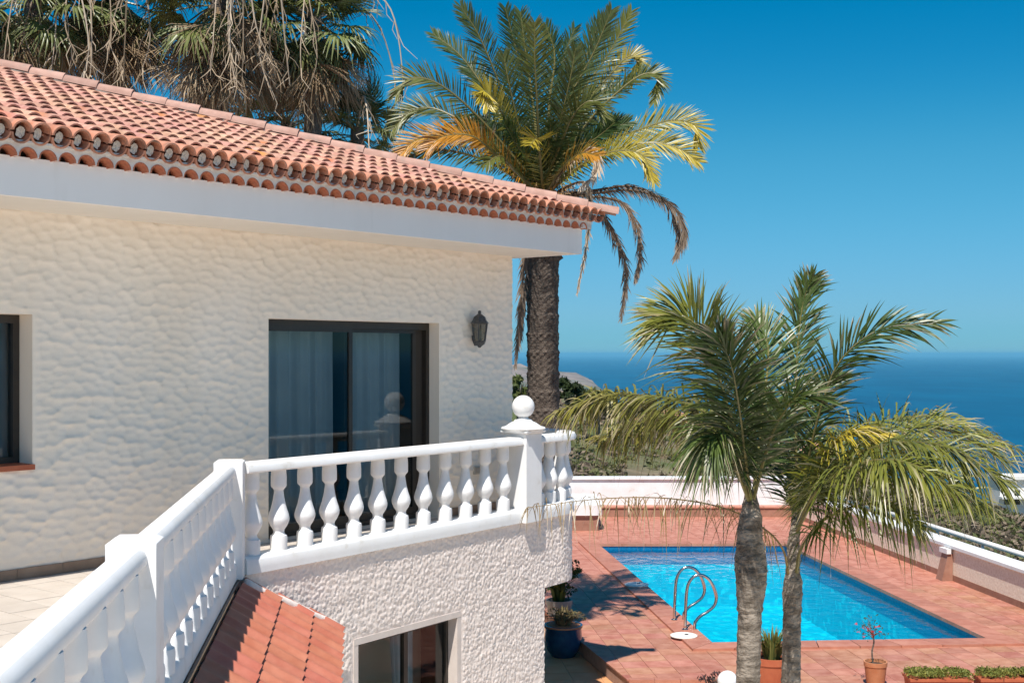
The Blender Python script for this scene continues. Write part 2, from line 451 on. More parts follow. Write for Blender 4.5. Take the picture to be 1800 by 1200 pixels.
# ------------------------------------------------------------------ pool, deck, parapets
FL, FR, NR, NL = P(1050, 958, DECK), P(1380, 957, DECK), P(1737, 1125, DECK), P(1250, 1133, DECK)
quad = [NL, NR, FR, FL]
def offset_quad(q, d):
    out = []
    n = len(q)
    for i in range(n):
        p0, p1, p2 = q[i - 1], q[i], q[(i + 1) % n]
        d1 = (p1 - p0).normalized(); d2 = (p2 - p1).normalized()
        n1 = Vector((d1.y, -d1.x, 0)); n2 = Vector((d2.y, -d2.x, 0))
        b = (n1 + n2).normalized()
        out.append(p1 + b * (d / max(0.3, b.dot(n1))))
    return out
COPW = 0.36
oq = offset_quad(quad, COPW)
pool = thing('swimming_pool', 'rectangular swimming pool of bright turquoise water set in the terracotta deck', 'pool', (sum((q for q in quad), Vector()) / 4))
m = MB()
zb = DECK - 1.35
b4 = [Vector((q.x, q.y, zb)) for q in quad]
t4 = [Vector((q.x, q.y, DECK + 0.0)) for q in quad]
m.add(b4 + t4, [(0, 1, 2, 3), (0, 4, 5, 1), (1, 5, 6, 2), (2, 6, 7, 3), (3, 7, 4, 0)])
m.build('basin', CAUSTICS, pool)
m = MB()
for i in range(4):       # dark blue band at the waterline, standing 4 mm proud of the basin wall
    a, b_ = quad[i], quad[(i + 1) % 4]
    d = (b_ - a).normalized(); nn = Vector((-d.y, d.x, 0)) * 0.004
    m.add([a + nn + Vector((0, 0, -0.42)), b_ + nn + Vector((0, 0, -0.42)), b_ + nn + Vector((0, 0, -0.003)), a + nn + Vector((0, 0, -0.003))], [(0, 1, 2, 3)])
m.build('waterline_band', WATERLINE, pool)
m = MB()
wq = offset_quad(quad, -0.006)
m.add([Vector((q.x, q.y, DECK - 0.09)) for q in wq], [(0, 1, 2, 3)])
m.build('water', WATER, pool)
for i in range(4):
    a, b_ = quad[i], quad[(i + 1) % 4]; oa, ob = oq[i], oq[(i + 1) % 4]
    L_ = (b_ - a).length; k = max(1, round(L_ / 0.5)); g = 0.004 / L_ * 1.5
    for j in range(k):
        t0, t1 = j / k + g, (j + 1) / k - g
        m = MB()
        inn = [a.lerp(b_, t0), a.lerp(b_, t1)]; out = [oa.lerp(ob, t0), oa.lerp(ob, t1)]
        inn2 = [p + (q - p).normalized() * -0.03 for p, q in zip(inn, out)]
        bot = [Vector((p.x, p.y, DECK - 0.02)) for p in (out[0], out[1], inn2[1], inn2[0])]
        top = [Vector((p.x, p.y, DECK + 0.035)) for p in (out[0], out[1], inn2[1], inn2[0])]
        m.hexa(bot, top)
        m.build('coping_tile', COPING, pool)

# deck outline
dA, dB = P(1105, 1193, DECK), P(1000, 1108, DECK)           # left edge of the raised deck
ledir = (dB - dA).normalized()
def clip_poly(poly, p0, d):
    """keep the part of poly on the right-hand side of the line p0 + t d"""
    out = []
    nrm = Vector((d.y, -d.x, 0))
    n = len(poly)
    for i in range(n):
        a, b_ = poly[i], poly[(i + 1) % n]
        da, db = (a - p0).dot(nrm), (b_ - p0).dot(nrm)
        if da >= 0: out.append(a)
        if (da >= 0) != (db >= 0): out.append(a.lerp(b_, da / (da - db)))
    return out
pA, pB = P(1542, 967, DECK), P(1800, 1070, DECK)             # foot of the right-hand parapet
pdir = (pB - pA).normalized()
far_y = 32.4
def para(Y): return pA + pdir * ((Y - pA.y) / pdir.y)
JOGX = 2.96
deck = MB()
lf = dA + ledir * ((far_y + 0.3 - dA.y) / ledir.y)
fr_ = para(far_y + 0.3); nr_ = para(12.5)
outline = [Vector((dA.x, dA.y, 0)), Vector((JOGX, dA.y + 0.02, 0)), Vector((JOGX, 12.5, 0)), nr_, fr_, lf]
# deck base as a ring of slabs round the pool
def slab(mb, poly, z0, z1): mb.prism([(p.x, p.y) for p in poly], z0, z1)
mid_l = lambda Y: dA + ledir * ((Y - dA.y) / ledir.y)
q_in = offset_quad(quad, 0.04)
slab(deck, [outline[0], outline[1], q_in[0], q_in[3], mid_l(far_y), mid_l(dA.y + .001)][:4] + [mid_l(q_in[3].y)], -4.5, DECK - 0.008)
slab(deck, [outline[1], outline[2], nr_, para(q_in[1].y), q_in[1], q_in[0]], -4.5, DECK - 0.008)
slab(deck, [q_in[1], para(q_in[1].y), fr_, lf, mid_l(q_in[3].y), q_in[3], q_in[2]], -4.5, DECK - 0.008)
deck_o = struct(deck.build('pool_deck', GROUT))
# tiles
e2 = Vector((-0.105, 0.9945, 0)); e1 = Vector((0.9945, 0.105, 0)); TS = 0.335; g = 0.0035
org = NL
tiles = []
def inside(q, p):
    n = len(q)
    return all((q[(i + 1) % n] - q[i]).cross(p - q[i]).z > 0 for i in range(n))
near_in = offset_quad(quad, 0.17)
for i in range(-14, 26):
    for j in range(-18, 46):
        c = org + e1 * (i * TS) + e2 * (j * TS); c = Vector((c.x, c.y, 0))
        if c.y > far_y + 0.1 or c.y < 12.6: continue
        if c.x > para(c.y).x + 0.1: continue
        if c.x < JOGX and c.y < dA.y - 0.3: continue
        if inside([Vector((p.x, p.y, 0)) for p in near_in], c): continue
        h_ = TS / 2 - g
        poly = [c - e1 * h_ - e2 * h_, c + e1 * h_ - e2 * h_, c + e1 * h_ + e2 * h_, c - e1 * h_ + e2 * h_]
        poly = clip_poly(poly, Vector((dA.x - 0.02, dA.y, 0)), ledir)
        if len(poly) < 3: continue
        if c.x < JOGX + 0.3:
            poly = clip_poly(poly, Vector((JOGX, dA.y - 0.02, 0)), Vector((-1, 0.0, 0))) if c.x < JOGX else poly
            if len(poly) < 3: continue
        tiles.append((c, poly))
def vis(c):
    p = pix((c.x, c.y, DECK)); return -30 < p[0] - 960 and p[0] < 1830 and p[1] < 1225
tiles.sort(key=lambda t: (not vis(t[0]), t[0].length))
rest = MB()
for k, (c, poly) in enumerate(tiles):
    if k < 300 and vis(c):
        m = MB(); slab(m, poly, DECK - 0.02, DECK + random.uniform(-0.001, 0.001))
        o = m.mesh('tile', DECKT); ob = link('tile', o, deck_o)
    else:
        slab(rest, poly, DECK - 0.02, DECK + random.uniform(-0.001, 0.001))
stuff(rest.build('far_tiles', DECKT, deck_o))
# nosing tiles along the front edge of the raised deck
fx0 = dA.x
k = 0
while fx0 < JOGX - 0.1:
    m = MB(); m.box((fx0, dA.y - 0.10, DECK - 0.03), (0.325, 0, 0), (0, 0.115, 0), (0, 0, 0.046))
    m.build('nosing_tile', COPING, deck_o); fx0 += 0.33
# lower path beside the house
m = MB()
slab(m, [Vector((-3.5, 12.0, 0)), Vector((JOGX + 0.0, 10.0, 0)), Vector((JOGX, dA.y, 0)), Vector((dA.x - 0.004, dA.y, 0)), lf + Vector((-0.004, 0, 0)), Vector((-3.5, far_y, 0))], -4.5, -2.62)
path_o = struct(m.build('path', M('path_paving', (0.66, 0.55, 0.44), (0.72, 0.62, 0.51), rough=0.8, scale=1.5)))
pi_ = 0
for i in range(-4, 14):
    for j in range(-3, 18):
        c = Vector((dA.x, dA.y, 0)) + Vector((-0.2, 0, 0)) + e1 * (-(i - 3) * 0.4) + e2 * (j * 0.4)
        poly = [c + e1 * a + e2 * b_ for a, b_ in ((0.004, 0.004), (0.396, 0.004), (0.396, 0.396), (0.004, 0.396))]
        poly = clip_poly(poly, dA + Vector((-0.01, 0, 0)), -ledir) if c.y > dA.y - 0.5 else poly
        if len(poly) < 3 or c.x > 2.4: continue
        pp = pix((c.x, c.y, -2.6))
        if pp[0] < 900 or pp[1] > 1260: continue
        m = MB(); slab(m, poly, -2.63, -2.61); m.build('tile', PATHT, path_o)

# white garden wall at the far end
fw = thing('garden_wall', 'white garden wall with terracotta bench foot at the far end of the pool deck', 'wall', (3.5, far_y + 0.6, DECK))
m = MB(); m.box((-1.5, far_y + 0.30, DECK - 0.2), (9.3, 0, 0), (0, 0.3, 0), (0, 0, 1.13)); m.build('wall_body', WHITE, fw)
m = MB(); m.box((-1.5, far_y + 0.32, DECK - 2.6), (9.3, 0, 0), (0, 0.26, 0), (0, 0, 2.39)); m.build('wall_footing', FASCIA, fw)
m = MB(); m.box((-1.5, far_y + 0.25, DECK + 0.93), (9.3, 0, 0), (0, 0.4, 0), (0, 0, 0.05)); m.build('wall_cap', WHITE, fw)
m = MB(); m.box((-1.5, far_y - 0.12, DECK - 0.1), (8.9, 0, 0), (0, 0.42, 0), (0, 0, 0.33)); m.build('bench_foot', SKIRT, fw)
x = -1.5
while x < 7.3:
    m = MB(); m.box((x + .004, far_y - 0.15, DECK + 0.23), (0.392, 0, 0), (0, 0.45, 0), (0, 0, 0.03)); m.build('bench_tile', COPING, fw); x += 0.4
lb = thing('bench_wall', 'low white capped wall end with rounded nose left of the pool', 'wall', (D(1035, 915, 29.8).x, 29.8, DECK))
xr = D(1056, 915, 29.8).x
m = MB(); m.box((-0.5, 29.75, DECK - 0.05), (xr - 0.06 + 0.5, 0, 0), (0, 2.4, 0), (0, 0, 0.42)); m.build('wall_foot', SKIRT, lb)
m = MB()
pr = [(-0.5, 29.68)]
for k in range(9):
    a = -math.pi / 2 + math.pi * k / 8 * 0.5
    pr.append((xr - 0.18 + 0.22 * math.cos(a), 29.68 + 0.22 + 0.22 * math.sin(a)))
pr += [(xr + 0.04, 32.1), (-0.5, 32.1)]
m.prism(pr, DECK + 0.372, DECK + 0.62); m.build('wall_cap', WHITE, lb)

# right-hand parapet
pp_ = thing('parapet_wall', 'long stucco parapet with white cap along the right side of the pool', 'wall', para(22))
nrm = Vector((-pdir.y, pdir.x, 0)) * -1
if nrm.x < 0: nrm = -nrm                                     # away from the pool
p0, p1 = para(far_y + 0.28), para(12.0)
m = MB(); m.hexa([p0 + Vector((0, 0, -2.4)), p1 + Vector((0, 0, -2.4)), p1 + nrm * .25 + Vector((0, 0, -2.4)), p0 + nrm * .25 + Vector((0, 0, -2.4))],
                 [p0 + Vector((0, 0, .6)), p1 + Vector((0, 0, .6)), p1 + nrm * .25 + Vector((0, 0, .6)), p0 + nrm * .25 + Vector((0, 0, .6))])
m.build('wall_body', STUCCO_FLAT, pp_)
m = MB()
prof = [(-0.05, 0.60), (-0.05, 0.655), (-0.02, 0.685), (0.125, 0.70), (0.27, 0.685), (0.30, 0.655), (0.30, 0.60)]
ringA = [p0 + nrm * a + Vector((0, 0, z)) for a, z in prof]; ringB = [p1 + nrm * a + Vector((0, 0, z)) for a, z in prof]
k = len(prof)
m.add(ringA + ringB, [(i, (i + 1) % k, k + (i + 1) % k, k + i) for i in range(k)] + [tuple(range(k))[::-1], tuple(range(k, 2 * k))])
m.build('wall_cap', WHITE, pp_)
L_ = (p1 - p0).length; s = 0.0
while s < L_:
    a = p0 + pdir * (s + .003); m = MB(); m.box(a - nrm * 0.012 + Vector((0, 0, -0.02)), pdir * 0.327, nrm * 0.02, (0, 0, 0.13))
    m.build('skirting_tile', SKIRT, pp_); s += 0.33
bt = para(P(1662, 1016, DECK).y)
m = MB(); m.hexa([bt - nrm * .22, bt - nrm * .22 + pdir * .26, bt + pdir * .26 - nrm * 0.013, bt - nrm * 0.013],
                 [bt - nrm * .10 + Vector((0, 0, .5)), bt - nrm * .10 + pdir * .26 + Vector((0, 0, .5)), bt + pdir * .26 + Vector((0, 0, .5)) - nrm * 0.004, bt + Vector((0, 0, .5)) - nrm * 0.004])
m.build('stub_shadow', SKIRT, pp_)  # brown wedge standing for the shadow cast by the white stub above
m = MB(); m.box(bt - nrm * .14 - pdir * .03 + Vector((0, 0, .502)), pdir * .32, nrm * 0.085, (0, 0, .09)); m.build('wall_stub', WHITE, pp_)
# white handrail outside
hr = thing('handrail', 'thin white pipe handrail beyond the right parapet', 'handrail', para(20) + nrm * 1.3)
m = MB(); ra = para(33) + nrm * 1.15 + Vector((0, 0, .50)); rb = para(14) + nrm * 1.3 + Vector((0, 0, .50)); m.tube([ra, rb], 0.055, 10); m.build('pipe', FASCIA, hr, smooth=True)
for t in np.linspace(0.03, 0.97, 10):
    q = ra.lerp(rb, t); m = MB(); m.tube([q + Vector((0, 0, -2.6)), q + Vector((0, 0, -0.02))], 0.03, 8); m.build('upright', WHITE, hr, smooth=True)

# pool ladder
lad = thing('pool_ladder', 'pair of looped stainless steel pool ladder rails at the left pool edge', 'ladder', P(1190, 1104, DECK))
edge_d = (FL - NL).normalized(); into = Vector((edge_d.y, -edge_d.x, 0))
shape = [(0, 0), (0.01, .30), (0.03, .60), (0.08, .74), (.17, .815), (.28, .815), (.38, .745), (.45, .62), (.485, .47), (.45, .35), (.35, .265), (.24, .20), (.175, .13), (.15, .03), (.15, -.6)]
def catmull(pts, per=6):
    pts = [Vector(p) for p in pts]; out = []
    q = [pts[0] * 2 - pts[1]] + pts + [pts[-1] * 2 - pts[-2]]
    for i in range(1, len(q) - 2):
        for k in range(per):
            t = k / per; a, b_, c, d = q[i - 1], q[i], q[i + 1], q[i + 2]
            out.append(0.5 * ((2 * b_) + (c - a) * t + (2 * a - 5 * b_ + 4 * c - d) * t * t + (3 * b_ - a - 3 * c + d) * t ** 3))
    out.append(pts[-1]); return out
for bx, by in ((1176, 1090), (1193, 1107)):
    base = P(bx, by, DECK + 0.03)
    tq = (base - NL).dot(edge_d)
    base = NL + edge_d * tq - into * 0.17 + Vector((0, 0, 0.035))
    m = MB(); m.tube(catmull([base + into * a + Vector((0, 0, h_)) for a, h_ in shape], 5), 0.024, 12); r_ = m.build('rail', STEEL, lad, smooth=True)
    m = MB(); m.lathe([(0.05, 0), (0.05, .012), (.026, .02)], 16, base); m.build('base_flange', STEEL, lad)
for dz in (-.30, -.55):
    a = NL + edge_d * ((P(1176, 1090, DECK) - NL).dot(edge_d)) - into * .02; b_ = NL + edge_d * ((P(1193, 1107, DECK) - NL).dot(edge_d)) - into * .02
    m = MB(); m.box(a + into * .08 + Vector((0, 0, dz)), b_ - a, into * .1, (0, 0, .03)); m.build('step', STEEL, lad)
for (cx, cy, r_, lab) in ((1202, 1119, .20, 'round white skimmer lid on the deck beside the ladder foot'), (1119, 1029, .22, 'round white skimmer lid on the coping further up the left pool edge')):
    c = P(cx, cy, DECK + 0.02); t = thing('skimmer_lid', lab, 'lid', (c.x, c.y, DECK + .006), 'skimmer lids')
    z0 = DECK + .037
    m = MB(); m.lathe([(r_, 0), (r_, .012), (r_ - .02, .02), (r_ * .6, .022)], 28, (c.x, c.y, z0)); m.build('lid', PLASTIC, t)
    m = MB(); m.lathe([(.03, 0), (.03, .005)], 10, (c.x + .04, c.y, z0 + .0235)); m.build('finger_hole', DARKALU, t)

# ------------------------------------------------------------------ the villa: upper wall with scooped render
SOFF = 2.945
villa = thing('villa', 'cream villa with scooped render wall, terracotta tiled roof and white eaves', 'house', W + Vector((0, 0, -2.7)))
def scoop_field(a, b_, cu, cz, ru, rz, seed, jit=0.75, tilt=False):
    """squared distance to the nearest of jittered dabs"""
    best = np.full(a.shape, 9.0); bid = np.zeros(a.shape); til = np.zeros(a.shape)
    ia = np.floor(a / cu).astype(int); ib = np.floor(b_ / cz).astype(int)
    def hsh(i, j, k):
        q = (i * 73856093 ^ j * 19349663 ^ (k + seed) * 83492791) & 0x7fffffff
        q = ((q ^ (q >> 13)) * 1274126177) & 0x7fffffff
        return ((q ^ (q >> 15)) & 0xffff) / 65535.0
    for di in (-2, -1, 0, 1, 2):
        for dj in (-2, -1, 0, 1, 2):
            i = ia + di; j = ib + dj
            sa = (i + 0.5 + (j % 2) * 0.5 - 0.25 + (hsh(i, j, 1) - 0.5) * jit) * cu
            sb = (j + 0.5 + (hsh(i, j, 2) - 0.5) * jit) * cz
            d = ((a - sa) / ru) ** 2 + ((b_ - sb) / rz) ** 2
            up = d < best
            best = np.where(up, d, best); bid = np.where(up, hsh(i, j, 3), bid); til = np.where(up, (b_ - sb) / rz, til)
    return (best, bid, til) if tilt else (best, bid)
def lines(stops, step):
    out = [stops[0]]
    for a, b_ in zip(stops, stops[1:]):
        n = max(1, int(math.ceil((b_ - a) / step)))
        out += [a + (b_ - a) * k / n for k in range(1, n + 1)]
    return np.array(out)
def relief_wall(name, us, zs, holes, height, place, mat, parent, dead=None):
    Ug, Zg = np.meshgrid(us, zs)
    hh = height(Ug, Zg)
    fade = np.ones_like(Ug)
    for (a0, a1, z0, z1) in holes:
        d = np.maximum(np.maximum(a0 - Ug, Ug - a1), np.maximum(z0 - Zg, Zg - z1))
        fade *= np.clip(d / 0.05, 0, 1)
    hh = hh * fade
    n = len(us); m = MB()
    m.v = [tuple(place(float(Ug.flat[i]), float(Zg.flat[i]), float(hh.flat[i]))) for i in range(Ug.size)]
    for j in range(len(zs) - 1):
        zc = (zs[j] + zs[j + 1]) / 2
        for i in range(n - 1):
            uc = (us[i] + us[i + 1]) / 2
            if any(a0 < uc < a1 and z0 < zc < z1 for (a0, a1, z0, z1) in holes): continue
            if dead and dead(uc, zc): continue
            m.f.append((j * n + i, j * n + i + 1, (j + 1) * n + i + 1, (j + 1) * n + i))
    return m.build(name, mat, parent, smooth=True)

d0, d1, dz = u_at(472, 0), u_at(772, 0), 2.14
w1 = u_at(57, 0); w0 = w1 - 1.5; wz0, wz1 = 0.90, 2.12
UL = -11.0
holes = [(d0, d1, -0.01, dz), (w0, w1, wz0, wz1)]
def scoops(a, b_):
    d, i, t = scoop_field(a + vnoise(a, b_, .5, 9) * .06, b_ + vnoise(a, b_, .4, 8) * .04, 0.118, 0.066, 0.085, 0.051, 3, jit=.8, tilt=True)
    return 0.0175 * np.minimum(d, 1.3) * (0.5 + 0.7 * i) + 0.0022 * np.clip(t, -1.1, 1.1) * (0.3 + i) + 0.006 * (vnoise(a, b_, .35, 4) - .5)
us = lines([UL, w0, w1, d0, d1, 0.0], 0.018)
zs = lines([0.0, wz0, wz1 if wz1 < dz else dz, max(wz1, dz), SOFF + 0.02], 0.013)
upper = relief_wall('wall', us, zs, holes, scoops, lambda a, z, h_: H(a, h_, z), CREAM, villa)
# reveals, side wall, room behind
m = MB()
def reveal(mb, a0, a1, z0, z1, depth, bottom=True):
    q = lambda a, v, z: H(a, v, z)
    mb.add([q(a0, 0, z0), q(a0, 0, z1), q(a0, -depth, z1), q(a0, -depth, z0)], [(0, 1, 2, 3)])
    mb.add([q(a1, 0, z0), q(a1, 0, z1), q(a1, -depth, z1), q(a1, -depth, z0)], [(3, 2, 1, 0)])
    mb.add([q(a0, 0, z1), q(a1, 0, z1), q(a1, -depth, z1), q(a0, -depth, z1)], [(0, 1, 2, 3)])
    if bottom: mb.add([q(a0, 0, z0), q(a1, 0, z0), q(a1, -depth, z0), q(a0, -depth, z0)], [(3, 2, 1, 0)])
reveal(m, d0, d1, 0.0, dz, 0.30); m.build('door_reveal', CREAM, villa)
m = MB(); reveal(m, w0, w1, wz0, wz1, 0.32); m.build('window_reveal', CREAM, villa)
m = MB()
m.add([H(0, 0, -2.7), H(0, 0, SOFF + .02), H(0, -10, SOFF + .02), H(0, -10, -2.7)], [(0, 1, 2, 3)])
m.add([H(0, -10, -2.7), H(0, -10, SOFF), H(UL, -10, SOFF), H(UL, -10, -2.7)], [(0, 1, 2, 3)])
m.add([H(UL, 0, -2.7), H(UL, 0, SOFF), H(UL, -10, SOFF), H(UL, -10, -2.7)], [(3, 2, 1, 0)])
m.add([H(UL, 0, -2.7), H(0, 0, -2.7), H(0, 0, 0), H(UL, 0, 0)], [(0, 1, 2, 3)])
m.build('side_wall', CREAM, villa)
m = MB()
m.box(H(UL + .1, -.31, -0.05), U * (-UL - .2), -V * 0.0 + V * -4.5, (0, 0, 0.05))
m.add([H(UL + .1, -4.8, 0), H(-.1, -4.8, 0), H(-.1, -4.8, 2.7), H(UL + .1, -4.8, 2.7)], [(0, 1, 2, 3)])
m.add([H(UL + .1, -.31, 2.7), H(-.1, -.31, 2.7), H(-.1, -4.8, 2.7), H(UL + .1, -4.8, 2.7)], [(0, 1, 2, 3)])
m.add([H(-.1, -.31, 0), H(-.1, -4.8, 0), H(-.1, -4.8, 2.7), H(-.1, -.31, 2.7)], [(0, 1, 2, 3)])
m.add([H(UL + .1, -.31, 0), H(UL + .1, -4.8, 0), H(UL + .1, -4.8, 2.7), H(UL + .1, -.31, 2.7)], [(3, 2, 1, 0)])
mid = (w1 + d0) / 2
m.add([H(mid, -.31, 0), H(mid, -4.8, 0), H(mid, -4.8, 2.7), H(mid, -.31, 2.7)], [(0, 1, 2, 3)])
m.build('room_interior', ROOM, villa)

# sliding door
def bar(mb, a0, a1, z0, z1, v0, v1):
    mb.box(H(a0, v0, z0), U * (a1 - a0), V * (v1 - v0), (0, 0, z1 - z0))
door = bpy.data.objects.new('sliding_door', None); C.objects.link(door); door.parent = villa; door.location = H((d0 + d1) / 2, -.15, 0) - Vector(villa.location)
m = MB()
bar(m, d0 + .002, d0 + .05, 0.0, dz - .002, -.25, -.15); bar(m, d1 - .05, d1 - .002, 0, dz - .002, -.25, -.15)
bar(m, d0 + .05, d1 - .05, dz - .075, dz - .002, -.25, -.15); bar(m, d0 + .05, d1 - .05, .002, .05, -.25, -.15)
m.build('frame', DARKALU, door)
ms0 = u_at(608, -.18); ms1 = u_at(617, -.18); e0 = u_at(723, -.2); e1_ = u_at(731, -.2)
for (a0, a1, v0) in ((d0 + .05, ms1, -.185), (ms0, e1_, -.23)):
    m = MB()
    bar(m, a0, a0 + .05, .05, dz - .075, v0, v0 + .03); bar(m, a1 - .05, a1, .05, dz - .075, v0, v0 + .03)
    bar(m, a0 + .05, a1 - .05, dz - .115, dz - .075, v0, v0 + .03); bar(m, a0 + .05, a1 - .05, .05, .12, v0, v0 + .03)
    s_ = m.build('sash', DARKALU, door)
    m = MB(); m.add([H(a0 + .05, v0 + .015, .12), H(a1 - .05, v0 + .015, .12), H(a1 - .05, v0 + .015, dz - .115), H(a0 + .05, v0 + .015, dz - .115)], [(0, 1, 2, 3)])
    m.build('pane', GLASS, door)
m = MB(); m.add([H(e1_, -.218, .05), H(d1 - .05, -.218, .05), H(d1 - .05, -.218, dz - .075), H(e1_, -.218, dz - .075)], [(0, 1, 2, 3)])
m.build('insect_screen', M('insect_screen', (0.055, 0.043, 0.032), rough=0.8), door)
# window at the left
win = bpy.data.objects.new('window', None); C.objects.link(win); win.parent = villa; win.location = H((w0 + w1) / 2, -.2, wz0) - Vector(villa.location)
m = MB()
bar(m, w0 + .002, w0 + .055, wz0 + .002, wz1 - .002, -.28, -.20); bar(m, w1 - .055, w1 - .002, wz0 + .002, wz1 - .002, -.28, -.20)
bar(m, w0 + .055, w1 - .055, wz1 - .07, wz1 - .002, -.28, -.20); bar(m, w0 + .055, w1 - .055, wz0 + .002, wz0 + .06, -.28, -.20)
bar(m, (w0 + w1) / 2 - .04, (w0 + w1) / 2 + .04, wz0 + .06, wz1 - .07, -.27, -.21)
m.build('frame', DARKALU, win)
m = MB(); m.add([H(w0 + .05, -.24, wz0 + .05), H(w1 - .05, -.24, wz0 + .05), H(w1 - .05, -.24, wz1 - .05), H(w0 + .05, -.24, wz1 - .05)], [(0, 1, 2, 3)])
m.build('pane', GLASS, win)
m = MB(); bar(m, w0, w1 + .004, wz0 - .03, wz0 + .012, -.20, .035); m.build('sill', REDPOT, win)
# curtains inside
def curtain(px0, px1, v, label, z0=.03, z1=2.10, amp=.035, gather=0.0):
    a0, a1 = u_at(px0, v), u_at(px1, v)
    t = thing('curtain', label, 'curtain', H((a0 + a1) / 2, v, z0))
    n, k = 90, 14; m = MB(); vs = []
    for j in range(k + 1):
        w = j / k
        for i in range(n + 1):
            s = i / n; aa = a0 + (a1 - a0) * (s - gather * s * (1 - w) * 0.5)
            off = amp * math.sin(s * (a1 - a0) * 52 + 1.4 * math.sin(s * 9) + w * .6) * (0.6 + .4 * math.sin(s * 21))
            vs.append(H(aa, v + off, z0 + (z1 - z0) * w))
    m.add(vs, [(j * (n + 1) + i, j * (n + 1) + i + 1, (j + 1) * (n + 1) + i + 1, (j + 1) * (n + 1) + i) for j in range(k) for i in range(n)])
    m.build('cloth', CURTAIN, t, smooth=True)
    m = MB(); m.tube([H(a0 - .04, v, z1 + .03), H(a1 + .04, v, z1 + .03)], .012, 8); m.build('curtain_rod', IRON, t)
curtain(468, 588, -.42, 'pale sheer curtain behind the left pane of the sliding door')
curtain(612, 701, -.42, 'pale sheer curtain behind the right pane of the sliding door')
curtain(-120, 16, -.46, 'pale sheer curtain behind the small window at the left edge', .8, 2.15)
# skirting, socket
x = UL
while x < 0:
    if not (d0 - .02 < x + .2 < d1 + .02):
        a1 = min(x + .396, 0.0)
        if x < d0 < a1: a1 = d0
        m = MB(); bar(m, max(x, d1) if x < d1 < x + .4 else x, a1, 0.002, .085, -.004, .022); m.build('skirting_tile', BROWNSKIRT, villa)
    x += .4
t = thing('wall_socket', 'small square socket box low on the wall right of the sliding door', 'socket', H(u_at(836, 0), 0, .5))
us_ = u_at(836, 0); zs_ = EYE - (826 - HZ) / F * H(us_, 0, 0).y
m = MB(); bar(m, us_ - .045, us_ + .045, zs_ - .045, zs_ + .045, -.005, .028); m.build('plate', M('socket_plate', (.5, .45, .38), rough=.5), t)
m = MB(); bar(m, us_ - .032, us_ + .032, zs_ - .03, zs_ + .035, .0282, .036); m.build('flap', M('socket_flap', (.36, .32, .27), rough=.5), t)

# wall lantern
lu = u_at(843, .12); ly = H(lu, .12, 0)
lz = lambda py: EYE - (py - HZ) / F * ly.y
lan = thing('wall_lantern', 'dark metal lantern with glass sides fixed to the wall near its corner', 'wall lamp', H(lu, 0, lz(580)))
def hexlathe(name, prof, mat, n=6):
    m = MB(); m.lathe(prof, n, H(lu, .12, 0), ang0=.4); return m.build(name, mat, lan)
hexlathe('roof', [(.105, lz(569)), (.112, lz(568)), (.085, lz(563)), (.07, lz(557)), (.035, lz(553)), (.018, lz(551))], IRON)
m = MB(); m.lathe([(.006, lz(551)), (.022, lz(550)), (.016, lz(548.5)), (.020, lz(547)), (.004, lz(545.5))], 10, H(lu, .12, 0)); m.build('finial', IRON, lan, smooth=True)
hexlathe('base', [(.066, lz(599)), (.074, lz(600.5)), (.06, lz(605)), (.028, lz(608)), (.012, lz(611))][::-1], IRON)
for k in range(6):
    a = .4 + k * math.pi / 3
    dirv = Vector((math.cos(a), math.sin(a), 0)); c = H(lu, .12, 0)
    m = MB(); m.tube([c + dirv * .068 + Vector((0, 0, lz(599.5))), c + dirv * .095 + Vector((0, 0, lz(569)))], .006, 6); m.build('corner_bar', IRON, lan)
    d2 = Vector((math.cos(a + math.pi / 3), math.sin(a + math.pi / 3), 0))
    m = MB(); m.add([c + dirv * .066 + Vector((0, 0, lz(599.5))), c + d2 * .066 + Vector((0, 0, lz(599.5))), c + d2 * .092 + Vector((0, 0, lz(569))), c + dirv * .092 + Vector((0, 0, lz(569)))], [(0, 1, 2, 3)])
    m.build('pane', LAMPGLASS, lan)
m = MB(); m.tube([H(lu, .0, lz(590)), H(lu, .05, lz(606)), H(lu, .12, lz(606))], .012, 8); m.build('bracket', IRON, lan)
m = MB(); m.lathe([(.02, lz(599)), (.02, lz(590)), (.026, lz(584)), (.012, lz(577))], 12, H(lu, .12, 0)); m.build('bulb', M('bulb', (.55, .55, .5), rough=.3), lan, smooth=True)

# ------------------------------------------------------------------ roof
OV = 0.87; UE = 0.21                                   # fascia line
m = MB()
m.hexa([H(UL, OV - .06, SOFF), H(UE, OV - .06, SOFF), H(UE, OV, SOFF), H(UL, OV, SOFF)][::-1], [H(UL, OV - .06, 3.235), H(UE, OV - .06, 3.235), H(UE, OV, 3.235), H(UL, OV, 3.235)][::-1])
m.hexa([H(UE - .06, -10, SOFF), H(UE, -10, SOFF), H(UE, OV - .062, SOFF), H(UE - .06, OV - .062, SOFF)], [H(UE - .06, -10, 3.235), H(UE, -10, 3.235), H(UE, OV - .062, 3.235), H(UE - .06, OV - .062, 3.235)])
m.build('fascia', FASCIA, villa)
m = MB()
m.add([H(UL, -10, SOFF + .004), H(UE - .01, -10, SOFF + .004), H(UE - .01, OV - .01, SOFF + .004), H(UL, OV - .01, SOFF + .004)], [(3, 2, 1, 0)])
m.build('soffit', M('soffit_paint', (0.80, 0.76, 0.69), (0.76, 0.72, 0.65), rough=.8, scale=2), villa)
roof = bpy.data.objects.new('roof', None); C.objects.link(roof); roof.parent = villa
roof.location = H(-4, -4, 3.4) - Vector(villa.location)
PITCH = 0.157
EV, EU, EZ = 1.03, 0.42, 3.362                          # eave edge of the upper tiles
SL = 0.319; ang = math.atan(SL); run = 5.6
def RP(u, v, dz=0.0):
    return H(u, v, EZ + SL * (EV - v) + dz)
m = MB()
ridge_v = EV - run
